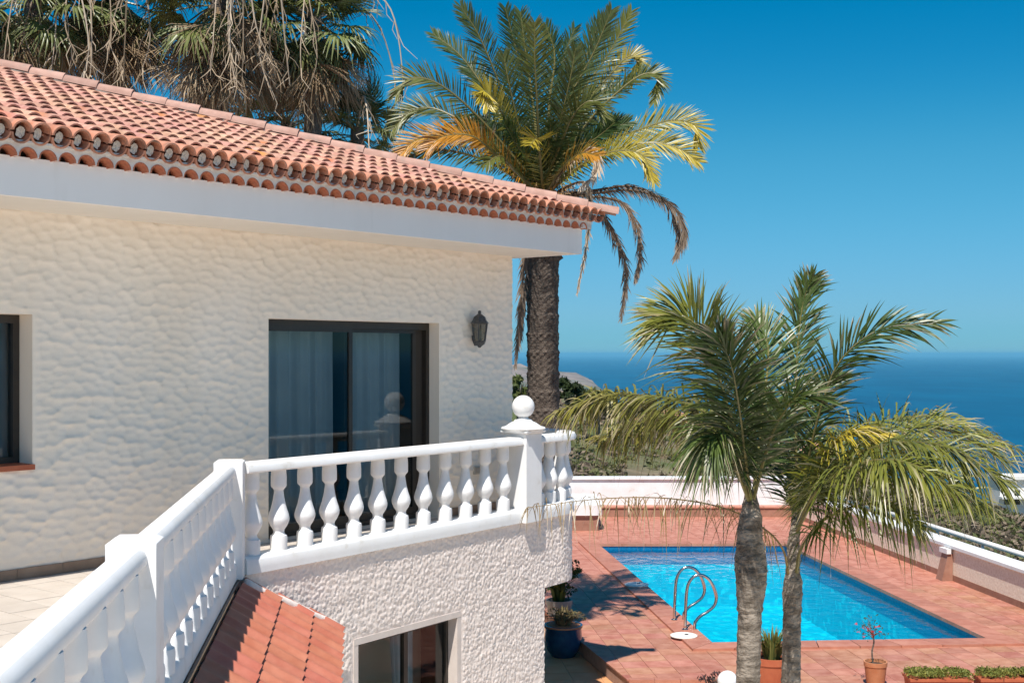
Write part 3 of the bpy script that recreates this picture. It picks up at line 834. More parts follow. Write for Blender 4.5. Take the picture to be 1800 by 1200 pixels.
Aq, Bq = RP(UL, EV - .05, -.05), H(EU - .05, EV - .05, EZ - .05 + SL * .05)
Cq = H(EU - run, ridge_v, EZ + SL * run - .04); Dq = H(UL, ridge_v, EZ + SL * run - .04)
m.add([Aq, Bq, Cq, Dq], [(0, 1, 2, 3)])
Eq = H(EU - .05, -10.6, EZ - .05 + SL * .05); Fq = H(UL, -10.6, EZ - .05 + SL * .05)
m.add([Bq, Eq, Cq], [(0, 1, 2)]); m.add([Dq, Cq, Eq, Fq], [(0, 1, 2, 3)])
m.add([Aq, Bq, Eq, Fq], [(3, 2, 1, 0)])
m.build('roof_deck', ROOFT, roof)
# tile meshes in a local frame: x along the eave, y up the slope, z off the roof
def half_tile(r0, r1, length, lift, th=.013, n=8, up=True, a0=0.0, a1=math.pi):
    m = MB(); vs = []
    for y, r, z in ((0, r0, lift), (length, r1, 0)):
        for rr in (r, r - th):
            for k in range(n + 1):
                a = a0 + (a1 - a0) * k / n
                vs.append((-rr * math.cos(a), y, z + (rr * math.sin(a) if up else -rr * math.sin(a))))
    q = n + 1; fs = []
    for k in range(n):
        fs.append((k, k + 1, 2 * q + k + 1, 2 * q + k))                  # outside
        fs.append((q + k + 1, q + k, 3 * q + k, 3 * q + k + 1))           # inside
        fs.append((k + 1, k, q + k, q + k + 1))                           # lower end
    fs.append((0, q, 3 * q, 2 * q)); fs.append((n + 0, 2 * q + n, 3 * q + n, q + n))
    m.add(vs, fs); return m
Yd = (-V + Vector((0, 0, SL))).normalized(); Zd = U.cross(Yd).normalized()
if Zd.z < 0: Zd = -Zd
rot = Matrix((U, Yd, Zd)).transposed().to_4x4()
cap_mb = half_tile(.075, .063, .44, .019)
cap_me = cap_mb.mesh('roof_tile', ROOFT); cap_me.polygons.foreach_set('use_smooth', [True] * len(cap_me.polygons)); cap_me.set_sharp_from_angle(angle=R(40))
eave_me = half_tile(.078, .062, .46, .028, th=.014, n=12).mesh('eave_tile', EAVET); eave_me.polygons.foreach_set('use_smooth', [True] * len(eave_me.polygons)); eave_me.set_sharp_from_angle(angle=R(40))
under_me = half_tile(.078, .070, .22, .012, th=.014, n=10, up=False).mesh('under_tile', EAVET); under_me.polygons.foreach_set('use_smooth', [True] * len(under_me.polygons)); under_me.set_sharp_from_angle(angle=R(40))
pan_mb = half_tile(.066, .072, .44, .030, th=.010, n=6, up=False, a0=.35, a1=math.pi - .35)
def place_me(name, me, parent, loc, jitter=0.0, roll=0.0):
    o = link(name, me, parent)
    mt = Matrix.Translation(loc) @ rot @ Matrix.Rotation(random.uniform(-jitter, jitter), 4, 'Z') @ Matrix.Rotation(random.uniform(-jitter, jitter) * .6, 4, 'Y')
    base = Matrix.Translation(o.location)
    o.matrix_local = base @ mt
    return o
EXPO = 0.345
def add_xf(dst, src, mt):
    o = len(dst.v); dst.v.extend([tuple(mt @ Vector(p)) for p in src.v]); dst.f.extend([tuple(i + o for i in f) for f in src.f])
caps = []; pans = MB(); ncol = int((EU - UL) / PITCH)
for i in range(ncol):
    u = EU - .075 - i * PITCH
    j = 0
    while True:
        s = j * EXPO; v = EV - s * math.cos(ang)
        lim = EU - (EV - v) * 1.0
        if u > lim - .02 or s > run: break
        caps.append((u, v, j)); j += 1
    j = 0; u2 = u - PITCH / 2
    while True:
        s = j * EXPO; v = EV - .09 - s * math.cos(ang)
        if u2 > EU - (EV - v) + .05 or s > run: break
        add_xf(pans, pan_mb, Matrix.Translation(RP(u2, v) + Zd * .034) @ rot); j += 1
stuff(pans.build('pan_tiles', ROOFT, roof, auto=40))
def seen(u, v):
    p = pix(RP(u, v)); return p[0] > -25
cand = [c for c in caps if c[2] > 0]
cand.sort(key=lambda c: (not seen(c[0], c[1]), RP(c[0], c[1]).length))
rest = MB()
for k, (u, v, j) in enumerate(cand):
    loc = RP(u, v) + Zd * .012 + U * random.uniform(-.005, .005) + Yd * random.uniform(-.012, .012)
    if k < 300 and seen(u, v):
        place_me('roof_tile', cap_me, roof, loc, .024)
    else:
        add_xf(rest, cap_mb, Matrix.Translation(loc) @ rot)
stuff(rest.build('upper_tiles', ROOFT, roof, auto=40))
plug = MB(); plug.lathe([(.062, 0), (.06, .012)], 12)
plug_me = MB()
vs = []
for k in range(14):
    a = 2 * math.pi * k / 14; rr = .050 * random.uniform(.8, 1.0)
    vs.append((.014 + rr * .75 * math.cos(a), .05 + random.uniform(0, .03), rr * .95 * math.sin(a) + .002))
vs.append((.016, .075, .0)); plug_me.add(vs, [(k, (k + 1) % 14, 14) for k in range(14)])
plug_mesh = plug_me.mesh('mortar_plug', MORTAR)
for (u, v, j) in [c for c in caps if c[2] == 0 and seen(c[0], c[1])]:
    loc = RP(u, v) + Zd * .004 + Yd * random.uniform(-.012, .012)
    place_me('eave_tile', eave_me, roof, loc, .02)
    place_me('under_tile', under_me, roof, loc + Yd * .015 + U * .006, .02)
    place_me('mortar_plug', plug_mesh, roof, loc + Zd * .006, .2)
# lower course: short half tiles bedded in white mortar below the eave
LV = 0.955; z_l = 3.226; r_l = .062
small = half_tile(r_l + .010, r_l + .010, .13, 0, th=.010, n=10)
small_me = small.mesh('lower_tile', ROOFIN)
flat_rot = Matrix((U, -V, Vector((0, 0, 1)))).transposed().to_4x4()
band = MB()
ncl = int((UE - UL) / PITCH)
for i in range(ncl):
    u = UE - .085 - i * PITCH
    if pix(H(u, LV, 3.2))[0] > -30:
        o = link('lower_tile', small_me, roof)
        o.matrix_local = Matrix.Translation(o.location) @ Matrix.Translation(H(u, LV + random.uniform(-.004, .004), z_l)) @ flat_rot
    # mortar around the arch
    pr = [(-PITCH / 2, 0)]
    k = 10
    for q in range(k + 1):
        a = math.pi - math.pi * q / k
        pr.append(((r_l + .009) * math.cos(a), (r_l + .009) * math.sin(a)))
    pr += [(PITCH / 2, 0), (PITCH / 2, .095), (-PITCH / 2, .095)]
    fr = [H(u + a, LV - .004, z_l + b_) for a, b_ in pr]; bk = [H(u + a, OV - .05, z_l + b_) for a, b_ in pr]
    n = len(pr)
    band.add(fr + bk, [tuple(range(n))] + [(q, q + 1, n + q + 1, n + q) for q in range(n - 1)])
band.hexa([H(UL, OV - .05, z_l + .0952), H(UE + .10, OV - .05, z_l + .0952), H(UE + .10, EV - .045, z_l + .0952), H(UL, EV - .045, z_l + .0952)][::-1],
          [H(UL, OV - .05, z_l + .112), H(UE + .10, OV - .05, z_l + .112), H(UE + .10, EV - .045, z_l + .112), H(UL, EV - .045, z_l + .112)][::-1])
band.hexa([H(UE - .10, -10, z_l + .01), H(UE + .085, -10, z_l + .01), H(UE + .085, LV - .01, z_l + .01), H(UE - .08, LV - .01, z_l + .01)],
          [H(UE - .10, -10, z_l + .11), H(UE + .085, -10, z_l + .11), H(UE + .085, LV - .01, z_l + .11), H(UE - .08, LV - .01, z_l + .11)])
band.build('eave_mortar', M('eave_mortar', (.72, .70, .67), (.60, .57, .53), rough=.85, scale=14, bump=.4, bscale=60, bdist=.006), roof)
# hip caps
h0 = H(EU + .10, EV + .10, EZ + .012 - SL * .05); h1 = H(EU - run, EV - run, EZ + SL * run + .055)
hd = (h1 - h0); HL = hd.length; hd.normalize()
hx = hd.cross(Vector((0, 0, 1))).normalized(); hz = hx.cross(hd).normalized()
if hz.z < 0: hz = -hz; hx = -hx
hrot = Matrix((hx, hd, hz)).transposed().to_4x4()
hip_mb = half_tile(.096, .084, .46, .016, th=.016, n=10)
hip_me = hip_mb.mesh('hip_tile', HIPT); hip_me.polygons.foreach_set('use_smooth', [True] * len(hip_me.polygons)); hip_me.set_sharp_from_angle(angle=R(40))
s = 0
while s < HL:
    o = link('hip_tile', hip_me, roof)
    o.matrix_local = Matrix.Translation(o.location) @ Matrix.Translation(h0 + hd * s + hz * (.028 + random.uniform(-.004, .004))) @ hrot @ Matrix.Rotation(random.uniform(-.015, .015), 4, 'Z')
    s += .375 + random.uniform(-.008, .008)
m = MB(); m.box(h0 + hd * .3 - hx * .105 - hz * .09, hd * (HL - .3), hx * .21, hz * .115); m.build('hip_mortar', GREYMORTAR, roof)

# ------------------------------------------------------------------ balcony: slab, rough stucco apron, lower wall
Q1 = P(417, 1013, -.02); Q1 = Vector((Q1.x, Q1.y, 0))
Qr = P(959, 910, -.02); Qr = Vector((Qr.x, Qr.y, 0))
BD = (Qr - Q1).normalized(); BN = Vector((BD.y, -BD.x, 0))            # along, outwards
def s_at(px, off=0.0):
    r = (px - 900.0) / F; o = Q1 + BN * off
    return (r * o.y - o.x) / (BD.x - r * BD.y)
S1 = s_at(990)
RAD = 0.75
ARC = RAD * math.pi / 2
def path(s, off=0.0):
    """point of the balcony edge at length s, moved outwards by off; and its outward normal"""
    if s <= S1: return Q1 + BD * s + BN * off, BN
    c = Q1 + BD * S1 - BN * RAD
    if s <= S1 + ARC:
        a = (s - S1) / RAD; nn = BN * math.cos(a) + BD * math.sin(a)
        return c + nn * (RAD + off), nn
    return c + BD * (RAD + off) - BN * (s - S1 - ARC), BD
LD = Vector((0.1254, -1, 0)).normalized(); LN = Vector((-LD.y, LD.x, 0))
if LN.x < 0: LN = -LN
def lpath(s, off=0.0): return Q1 + LD * s + LN * off
m = MB()
poly = [H(UL, -.02, 0), H(0.0, -.02, 0), H(0.0, -4.0, 0), path(S1 + ARC + 4.0, -.10)[0]] + [path(S1 + ARC * k / 8, -.10)[0] for k in range(8, -1, -1)] + [path(.1, -.10)[0], lpath(.1, -.10), lpath(9.5, -.10), H(UL, 6, 0)]
m.prism([(p.x, p.y) for p in poly], -.30, -0.012)
bal_floor = struct(m.build('balcony_floor', GROUT))
k = 0
xy = [(p.x, p.y) for p in poly]
def in_poly(x, y):
    c = False; n = len(xy)
    for i in range(n):
        (x1, y1), (x2, y2) = xy[i], xy[i - 1]
        if (y1 > y) != (y2 > y) and x < (x2 - x1) * (y - y1) / (y2 - y1) + x1: c = not c
    return c
ft = MB()
for i in range(-40, 4):
    for j in range(0, 16):
        a0 = i * .3; b0 = j * .3
        cs = [H(a0 + da, b0 + db, 0) for da, db in ((.003, .003), (.297, .003), (.297, .297), (.003, .297))]
        c = H(a0 + .15, b0 + .15, 0)
        if not all(in_poly(p.x, p.y) for p in cs) and not in_poly(c.x, c.y): continue
        pp2 = pix((c.x, max(c.y, .5), 0))
        if not all(in_poly(p.x, p.y) for p in cs):
            continue
        m = ft if (c.y < 4 or pp2[0] < -40) else MB()
        m.prism([(p.x, p.y) for p in cs[::-1]], -.02, random.uniform(-.001, .001))
        if m is not ft: m.build('tile', FLOORT, bal_floor)
stuff(ft.build('near_tiles', FLOORT, bal_floor))

LB = thing('balcony_wall', 'rough pink white stucco wall and rounded apron carrying the balcony', 'wall', Q1 + Vector((0, 0, -2.7)))
CORNER_S = s_at(960); AP = -.80
lw0, lw1, lwz1, lwz0 = s_at(629, -.03), s_at(803, -.03), -.86, -2.05
def pebble(a, b_):
    d, i = scoop_field(a, b_, .031, .027, .020, .017, 21, 1.0)
    d2, i2 = scoop_field(a + 3.3, b_ + 1.7, .022, .020, .015, .013, 5, 1.0)
    return .0095 * (1 - np.minimum(d, 1.4) / 1.4) * (.35 + i) + .0045 * (1 - np.minimum(d2, 1.0)) * i2 + .006 * (vnoise(a, b_, .12, 3) - .5)
ss = lines([0.0, lw0 - .06, lw0, lw1, lw1 + .06, CORNER_S, S1, S1 + ARC, S1 + ARC + .7], .0125)
zz = lines([-2.7, lwz0, -1.95], .25)[:-1].tolist() + lines([-1.95, lwz1, AP, -.03], .0125).tolist()
def stucco_place(s, z, h_):
    p, nn = path(s, -.03 + h_); return (p.x, p.y, z)
relief_wall('stucco', ss, np.array(zz), [(lw0 - .06, lw1 + .06, lwz0, lwz1 + .06)], pebble, stucco_place, STUCCO, LB,
            dead=lambda s, z: s > CORNER_S and z < AP)
m = MB()
def LW(s, v, z): return Q1 + BD * s + BN * v + Vector((0, 0, z))
# window surround (flat plaster band), reveals
for (a0, a1, z0, z1) in ((lw0 - .06, lw1 + .06, lwz1, lwz1 + .06), (lw0 - .06, lw0, lwz0, lwz1), (lw1, lw1 + .06, lwz0, lwz1)):
    m.box(LW(a0, -.20 if z0 == lwz1 else -.22, z0), BD * (a1 - a0), BN * (.178 if z0 == lwz1 else .196), (0, 0, z1 - z0))
m.build('window_surround', M('surround_plaster', (.66, .58, .53), (.60, .52, .47), rough=.8, scale=8), LB)
m = MB()
cs_ = Q1 + BD * CORNER_S - BN * .032
m.add([cs_ + Vector((0, 0, -2.7)), cs_ - BN * 4 + Vector((0, 0, -2.7)), cs_ - BN * 4 + Vector((0, 0, AP)), cs_ + Vector((0, 0, AP))], [(0, 1, 2, 3)])
under = [cs_] + [path(S1 + ARC * k / 8, -.034)[0] for k in range(9)] + [path(S1 + ARC + 4, -.034)[0], cs_ - BN * 4]
m.add([Vector((p.x, p.y, AP)) for p in under], [tuple(range(len(under)))[::-1]])
m.add([path(S1 + ARC + .7, -.03)[0] + Vector((0, 0, AP)), path(S1 + ARC + 4, -.03)[0] + Vector((0, 0, AP)), path(S1 + ARC + 4, -.03)[0] + Vector((0, 0, -.03)), path(S1 + ARC + .7, -.03)[0] + Vector((0, 0, -.03))], [(0, 1, 2, 3)])
m.add([lpath(0, -.03) + Vector((0, 0, -2.7)), lpath(9.5, -.03) + Vector((0, 0, -2.7)), lpath(9.5, -.03) + Vector((0, 0, -.03)), lpath(0, -.03) + Vector((0, 0, -.03))], [(0, 1, 2, 3)])
m.build('plain_stucco', STUCCO_FLAT, LB)
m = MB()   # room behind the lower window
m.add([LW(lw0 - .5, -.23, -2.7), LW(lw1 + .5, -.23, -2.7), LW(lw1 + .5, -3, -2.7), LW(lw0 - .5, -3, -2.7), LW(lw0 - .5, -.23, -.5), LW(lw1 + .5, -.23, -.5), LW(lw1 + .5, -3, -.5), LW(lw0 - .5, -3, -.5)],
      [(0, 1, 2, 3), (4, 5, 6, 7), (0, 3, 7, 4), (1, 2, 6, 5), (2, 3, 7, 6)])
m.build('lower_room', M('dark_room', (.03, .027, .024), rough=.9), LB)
lwin = bpy.data.objects.new('lower_window', None); C.objects.link(lwin); lwin.parent = LB; lwin.location = LW((lw0 + lw1) / 2, -.2, lwz0) - Vector(LB.location)
m = MB()
wm = lw0 + (lw1 - lw0) * .55
for (a0, a1, z0, z1) in ((lw0, lw0 + .04, lwz0, lwz1), (lw1 - .04, lw1, lwz0, lwz1), (wm - .03, wm + .03, lwz0, lwz1 - .05), (lw0 + .04, lw1 - .04, lwz1 - .05, lwz1 - .001)):
    m.box(LW(a0 + .001, -.19, z0), BD * (a1 - a0 - .002), BN * .05, (0, 0, z1 - z0 - .001))
m.build('frame', DARKALU, lwin)
m = MB(); m.add([LW(lw0 + .02, -.165, lwz0), LW(lw1 - .02, -.165, lwz0), LW(lw1 - .02, -.165, lwz1 - .02), LW(lw0 + .02, -.165, lwz1 - .02)], [(0, 1, 2, 3)])
m.build('pane', GLASS, lwin)
t = thing('curtain', 'white curtain drawn aside inside the lower window below the balcony', 'curtain', LW(lw1 - .5, -.4, -2.6))
m = MB(); vs = []
for j in range(11):
    for i in range(25):
        s = i / 24; a = lw1 - .62 + s * .34 + (.22 * (1 - j / 10) * (1 - s)) * .6
        vs.append(LW(a, -.40 + .03 * math.sin(s * 26), -2.5 + 1.72 * j / 10))
m.add(vs, [(j * 25 + i, j * 25 + i + 1, (j + 1) * 25 + i + 1, (j + 1) * 25 + i) for j in range(10) for i in range(24)])
m.build('cloth', CURTAIN, t, smooth=True)

# ------------------------------------------------------------------ balustrade
bal = thing('balustrade', 'white cast balustrade with turned balusters, posts and a ball finial around the balcony', 'balustrade', Q1)
RT = 0.90; RB = 0.815; KT = 0.125
def sweep(mb, fn, svals, prof):
    """prof: closed outline of (offset outwards, z)"""
    k = len(prof); rows = []
    for s in svals: rows += [fn(s, a) + Vector((0, 0, z)) for a, z in prof]
    n = len(svals)
    fs = [(j * k + i, j * k + (i + 1) % k, (j + 1) * k + (i + 1) % k, (j + 1) * k + i) for j in range(n - 1) for i in range(k)]
    fs += [tuple(range(k))[::-1], tuple(range((n - 1) * k, n * k))]
    mb.add(rows, fs)
rail_prof = [(-.185, RB), (-.185, RT - .035), (-.17, RT - .012), (-.14, RT), (-.015, RT), (.015, RT - .014), (.030, RT - .04), (.030, RB + .012), (.020, RB)]
kerb_prof = [(-.19, -.01), (-.19, KT - .02), (-.17, KT), (-.03, KT), (-.008, KT - .012), (.008, KT - .04), (.008, .02), (.008, -.022), (-.02, -.022)]
pf = lambda s, a: path(s, a)[0]
P3S = s_at(931)
LEN2 = 4.35
def lp(s, a): return lpath(s, a)
left_prof = [(a * .66 - .022, z) for a, z in rail_prof]
def run_rail(fn, vals, prof=rail_prof):
    m = MB(); sweep(m, fn, vals, prof); o1 = m.build('handrail', WHITE, bal, auto=35)
    m = MB(); sweep(m, fn, vals, kerb_prof); m.build('kerb', WHITE, bal, auto=35)
run_rail(pf, [.10, P3S - .12])
run_rail(pf, [P3S + .12] + [S1 + ARC * k / 10 for k in range(11)] + [S1 + ARC + 3.5])
run_rail(lp, [.08, LEN2 - .10], left_prof); run_rail(lp, [LEN2 + .10, 2 * LEN2 - .10], left_prof)
bprof = [(.072, KT - .01), (.074, KT + .10), (.070, KT + .122), (.055, KT + .130), (.046, KT + .150), (.050, KT + .172), (.072, KT + .205), (.089, KT + .245), (.092, KT + .272), (.084, KT + .305),
         (.066, KT + .36), (.052, KT + .42), (.043, KT + .475), (.040, KT + .505), (.047, KT + .52), (.062, KT + .535), (.067, KT + .548), (.067, KT + .62), (.062, RB + .004)]
mb_ = MB(); mb_.lathe(bprof, 28)
bal_me = mb_.mesh('baluster', WHITE); bal_me.polygons.foreach_set('use_smooth', [True] * len(bal_me.polygons)); bal_me.set_sharp_from_angle(angle=R(50))
def baluster(p):
    o = link('baluster', bal_me, bal); o.location = Vector((p.x, p.y, 0)) - Vector(bal.location)
for px in (442, 490, 536, 579, 622, 664, 705, 744, 782, 818, 852, 884):
    baluster(path(s_at(px, -.095), -.095)[0])
s = P3S + .30
while s < S1 + ARC + 3.2: baluster(path(s, -.095)[0]); s += .235
for k in range(11): baluster(lpath(.40 + k * (LEN2 - .74) / 10.0, -.060))
for k in range(11): baluster(lpath(LEN2 + .37 + k * (LEN2 - .74) / 10.0, -.060))
def post(c, dirv, w, top, cap):
    n_ = Vector((dirv.y, -dirv.x, 0)); h_ = w / 2
    def sq(r, z): return [c + dirv * (a * r) + n_ * (b_ * r) + Vector((0, 0, z)) for a, b_ in ((-1, -1), (-1, 1), (1, 1), (1, -1))][::-1]
    m = MB(); m.hexa(sq(h_, -.024), sq(h_, top)); po = m.build('post', WHITE, bal)
    m = MB()
    lev = cap; vs = []; fs = []
    for r, z in lev: vs += sq(r, z)
    for j in range(len(lev) - 1):
        for i in range(4): fs.append((j * 4 + i, j * 4 + (i + 1) % 4, (j + 1) * 4 + (i + 1) % 4, (j + 1) * 4 + i))
    fs.append((3, 2, 1, 0)); e = len(lev) * 4; fs.append((e - 4, e - 3, e - 2, e - 1))
    m.add(vs, fs); m.build('post_cap', WHITE, po, auto=40)
    return po
bis = (BD - LD).normalized()
post(lpath(.02, -.075) + BD * .02, LD, .23, .895, [(.1155, .8952), (.1155, .92), (.095, .935)])
post(lpath(LEN2, -.075), LD, .23, .895, [(.1155, .8952), (.1155, .918), (.085, .938)])
post(lpath(2 * LEN2, -.075), LD, .24, .90, [(.122, .902), (.135, .915), (.135, .945), (.115, .96)])
c3 = path(P3S, -.085)[0]
po = post(c3, BD, .29, .93, [(.147, .932), (.175, .944), (.180, .955), (.18, .965)])
m = MB(); m.lathe([(.20, .9652), (.235, .975), (.245, .99), (.235, 1.003), (.195, 1.012), (.17, 1.03), (.14, 1.05), (.105, 1.065), (.09, 1.085), (.07, 1.0855)], 32, (c3.x, c3.y, 0)); m.build('cap_dome', WHITE, po, auto=45)
m = MB(); m.lathe([(.075, 1.086), (.06, 1.095), (.05, 1.105), (.06, 1.112)], 24, (c3.x, c3.y, 0))
zc = 1.225; rr = .124
m.lathe([(rr * math.sin(math.pi * k / 18), zc - rr * math.cos(math.pi * k / 18)) for k in range(1, 18)], 32, (c3.x, c3.y, 0))
m.build('ball_finial', WHITE, po, auto=50)

# ------------------------------------------------------------------ porch roof below the left balustrade
pr_ = thing('porch_roof', 'small red interlocking tile porch roof below the left balustrade', 'roof', lpath(1.5, .6) + Vector((0, 0, -2.7)))
eR = P(594, 1105, -.62)
top0 = lpath(0.12, .045) + Vector((0, 0, -.060))
ey = (Vector((eR.x, eR.y, -.62)) - top0)
down = (LN * ey.dot(LN)); down.z = -.545; DLn = down.length; down.normalize()
pn = LD.cross(down).normalized()
if pn.z < 0: pn = -pn
prot = Matrix((LD, down, pn)).transposed().to_4x4()
TW = .25; NC = 3; CL = DLn / NC
def porch_tile(length):
    m = MB(); n = 10; vs = []
    for y, lz_ in ((0, 0.0), (length + .035, .030)):
        for dz_ in (0, -.012):
            for k in range(n + 1):
                x = k / n
                h_ = .030 * (0.5 - 0.5 * math.cos(2 * math.pi * min(1, x / .62))) if x < .62 else -.006 * math.sin(math.pi * (x - .62) / .38)
                vs.append((x * (TW - .004), y, h_ + lz_ + dz_))
    q = n + 1
    fs = []
    for k in range(n):
        fs += [(k, k + 1, 2 * q + k + 1, 2 * q + k), (q + k + 1, q + k, 3 * q + k, 3 * q + k + 1), (2 * q + k, 2 * q + k + 1, 3 * q + k + 1, 3 * q + k), (k + 1, k, q + k, q + k + 1)]
    fs += [(0, 2 * q, 3 * q, q), (n, q + n, 3 * q + n, 2 * q + n)]
    m.add(vs, fs); return m.mesh('porch_tile', PORCHT)
pt_me = porch_tile(CL); pt_me.polygons.foreach_set('use_smooth', [True] * len(pt_me.polygons)); pt_me.set_sharp_from_angle(angle=R(50))
# slanting head against the stucco: each course starts a little further back along the wall
skew = ey.dot(LD) / DLn
for c_ in range(NC):
    for i in range(-6, 18):
        s = i * TW
        loc = top0 + LD * s + down * (c_ * CL) + pn * .004
        mid_ = loc + down * CL * .5 + LD * TW * .5
        # keep only what lies outside the stucco wall
        if (mid_ - Q1).dot(BN) < .0: continue
        if s < skew * (c_ + .5) * CL - .15: continue
        o = link('porch_tile', pt_me, pr_)
        o.matrix_local = Matrix.Translation(o.location) @ Matrix.Translation(loc) @ prot @ Matrix.Rotation(random.uniform(-.006, .006), 4, 'Z')
m = MB()
tl = [top0 - pn * .05 + LD * -.1, top0 - pn * .05 + LD * 4.6]
m.hexa([tl[0] - pn * .06, tl[1] - pn * .06, tl[1] + down * (DLn - .03) - pn * .06, tl[0] + LD * skew * DLn + down * (DLn - .03) - pn * .06][::-1], [tl[0], tl[1], tl[1] + down * (DLn - .03), tl[0] + LD * skew * DLn + down * (DLn - .03)][::-1])
m.build('porch_deck', BARE, pr_)
m = MB()
for s0, a, zq in ((0, .014, -.040),):
    m.tube([lpath(.0, a) + Vector((0, 0, zq)), lpath(4.6, a) + Vector((0, 0, zq))], .012, 8)
m.build('flashing', BARE, pr_)
m = MB()
m.tube([top0 + BD * t * 0 + (Vector((eR.x, eR.y, -.62)) - top0) * t + pn * .012 - BN * .005 + Vector((random.uniform(-.01, .01), 0, random.uniform(-.006, .006))) for t in np.linspace(0.03, 1.0, 14)], .045, 8)
m.build('mortar_fillet', STUCCO, pr_, smooth=True)
m = MB(); c0 = top0 + LD * 4.3 + down * (DLn - .2); m.box(Vector((c0.x - .08, c0.y - .08, -2.75)), (.16, 0, 0), (0, .16, 0), (0, 0, c0.z + 2.64)); m.build('porch_post', WHITE, pr_)

# ------------------------------------------------------------------ palms
GREEN = (0.050, 0.085, 0.020); DGREEN = (0.022, 0.045, 0.014); YEL = (0.44, 0.33, 0.03); OLIVE = (0.16, 0.165, 0.028)
TAN = (0.36, 0.26, 0.16); ORANGE = (0.50, 0.22, 0.02); BROWN = (0.11, 0.075, 0.05); PALE = (0.60, 0.49, 0.37); STALK = (0.20, 0.17, 0.06)
def mixc(a, b_, t): return tuple(a[i] + (b_[i] - a[i]) * t for i in range(3))
def frond(parent, pts, nl, L, w, face, droop=.25, base=GREEN, tip=OLIVE, t0=.08, vee=.35, rach=.022, fan=(72, 28), messy=.12, drytip=0.0, mat=None, seg=3, lprof=None, rcol=STALK, blunt=.5, plum=0.0):
    """a pinnate leaf: midrib through pts with two rows of narrow leaflets"""
    c = catmull(pts, 10); n = len(c) - 1
    m = MB(); face = Vector(face).normalized()
    rr = [rach * (1 - .82 * i / n) for i in range(n + 1)]
    m.tube(c, rr, 5, col=rcol)
    T = [(c[min(i + 1, n)] - c[max(i - 1, 0)]).normalized() for i in range(n + 1)]
    for k in range(nl):
        t = t0 + (1 - t0) * (k + .5) / nl
        x = t * n; i = min(int(x), n - 1); f = x - i
        p = c[i].lerp(c[i + 1], f); tg = T[i].lerp(T[i + 1], f).normalized()
        S = tg.cross(face)
        S = S.normalized() if S.length > 1e-3 else tg.orthogonal().normalized()
        Nn = S.cross(tg).normalized()
        a = R(fan[0] + (fan[1] - fan[0]) * t)
        q = (t - t0) / (1 - t0)
        lp_ = lprof(q) if lprof else (math.sin(math.pi * (0.12 + .80 * q)) ** .65) * (1 if q < .8 else 1)
        for sd in (-1, 1):
            aa = a + random.gauss(0, messy); ve = vee + random.gauss(0, messy * 1.3) + random.uniform(-plum, plum)
            d = (tg * math.cos(aa) + S * (sd * math.sin(aa) * math.cos(ve)) + Nn * (math.sin(aa) * math.sin(ve))).normalized()
            ll = L * lp_ * random.uniform(.82, 1.1)
            wv = d.cross(Nn).normalized()
            wv = (wv + Nn * random.gauss(0, .35)).normalized()
            vs = []; cs = []
            dr = droop * random.uniform(.6, 1.4)
            tcol = mixc(base, tip, min(1, max(0, q * 1.1 + random.gauss(0, .15))))
            if random.random() < drytip * (.3 + q): ecol = mixc(PALE, TAN, random.random())
            else: ecol = mixc(tcol, tip, .5)
            for s in range(seg + 1):
                u = s / seg
                b_ = p + d * (ll * u) + Vector((0, 0, -dr * ll * u * u))
                ww = w * (.55 + .9 * u if u < blunt else 1.0 * (1 - u) / (1 - blunt)) * .5
                cc = mixc(tcol, ecol, u * u)
                if s < seg:
                    vs += [b_ - wv * ww, b_ + wv * ww]; cs += [cc, cc]
                else:
                    vs.append(b_); cs.append(cc)
            fs = [(2 * s, 2 * s + 1, 2 * s + 3, 2 * s + 2) for s in range(seg - 1)] + [(2 * seg - 2, 2 * seg - 1, 2 * seg)]
            m.add(vs, fs, cs)
    return m.build('frond', mat or LEAF, parent)

# --- date palm behind the house corner
YD = 18.0; KD = YD / 34.0
dp = thing('date_palm', 'tall date palm with thick scaly trunk and feathery crown behind the roof corner', 'palm tree', (D(955, 720, YD).x, YD, -2.62))
m = MB(); n = 84; rows = 150
zt, zbm = D(950, 395, YD).z, -2.9
vs = []
for j in range(rows + 1):
    t = j / rows; z = zbm + (zt - zbm) * t
    py = HZ - (z - EYE) / YD * F
    cx = D(np.interp(py, [395, 720, 900, 1180], [953, 955, 945, 912]), py, YD).x
    rad = KD * np.interp(py, [395, 430, 460, 520, 620, 700, 950, 1150], [.62, .58, .445, .43, .425, .44, .45, .50])
    for k in range(n):
        a = 2 * math.pi * k / n
        ph = a * 13 / (2 * math.pi); row = z / .052
        q = (ph + .5 * (int(math.floor(row)) % 2)) % 1.0; rr_ = row % 1.0
        scar = max(0, 1 - abs(q - .5) * 2.0) * (1 - rr_) * .9
        r_ = rad + .032 * scar - .008 + random.uniform(-.004, .004)
        if py < 455: r_ += random.uniform(0, .035)
        vs.append((cx + r_ * math.cos(a), YD + r_ * math.sin(a), z))
fs = [(j * n + k, j * n + (k + 1) % n, (j + 1) * n + (k + 1) % n, (j + 1) * n + k) for j in range(rows) for k in range(n)]
fs.append(tuple(range(rows * n, rows * n + n)))
m.add(vs, fs); m.build('trunk', BARK1, dp)
def dpf(pts, **kw):
    """pts: (px, py, metres towards (-) or away (+) from the trunk)"""
    q = [D(955 + random.uniform(-10, 10), 345, YD + random.uniform(-.1, .1))] + [D(a, b_, YD + c_ * KD) for a, b_, c_ in pts]
    args = dict(nl=96, L=.74, w=.040, face=(random.uniform(-.2, .2), -1, .45), droop=.10, base=DGREEN, tip=GREEN, rach=.045, vee=.35, fan=(62, 30), messy=.10)
    args.update(kw)
    for k in ('L', 'w', 'rach'): args[k] *= KD
    return frond(dp, q, **args)
random.seed(21)
G2 = (0.095, 0.125, 0.03)
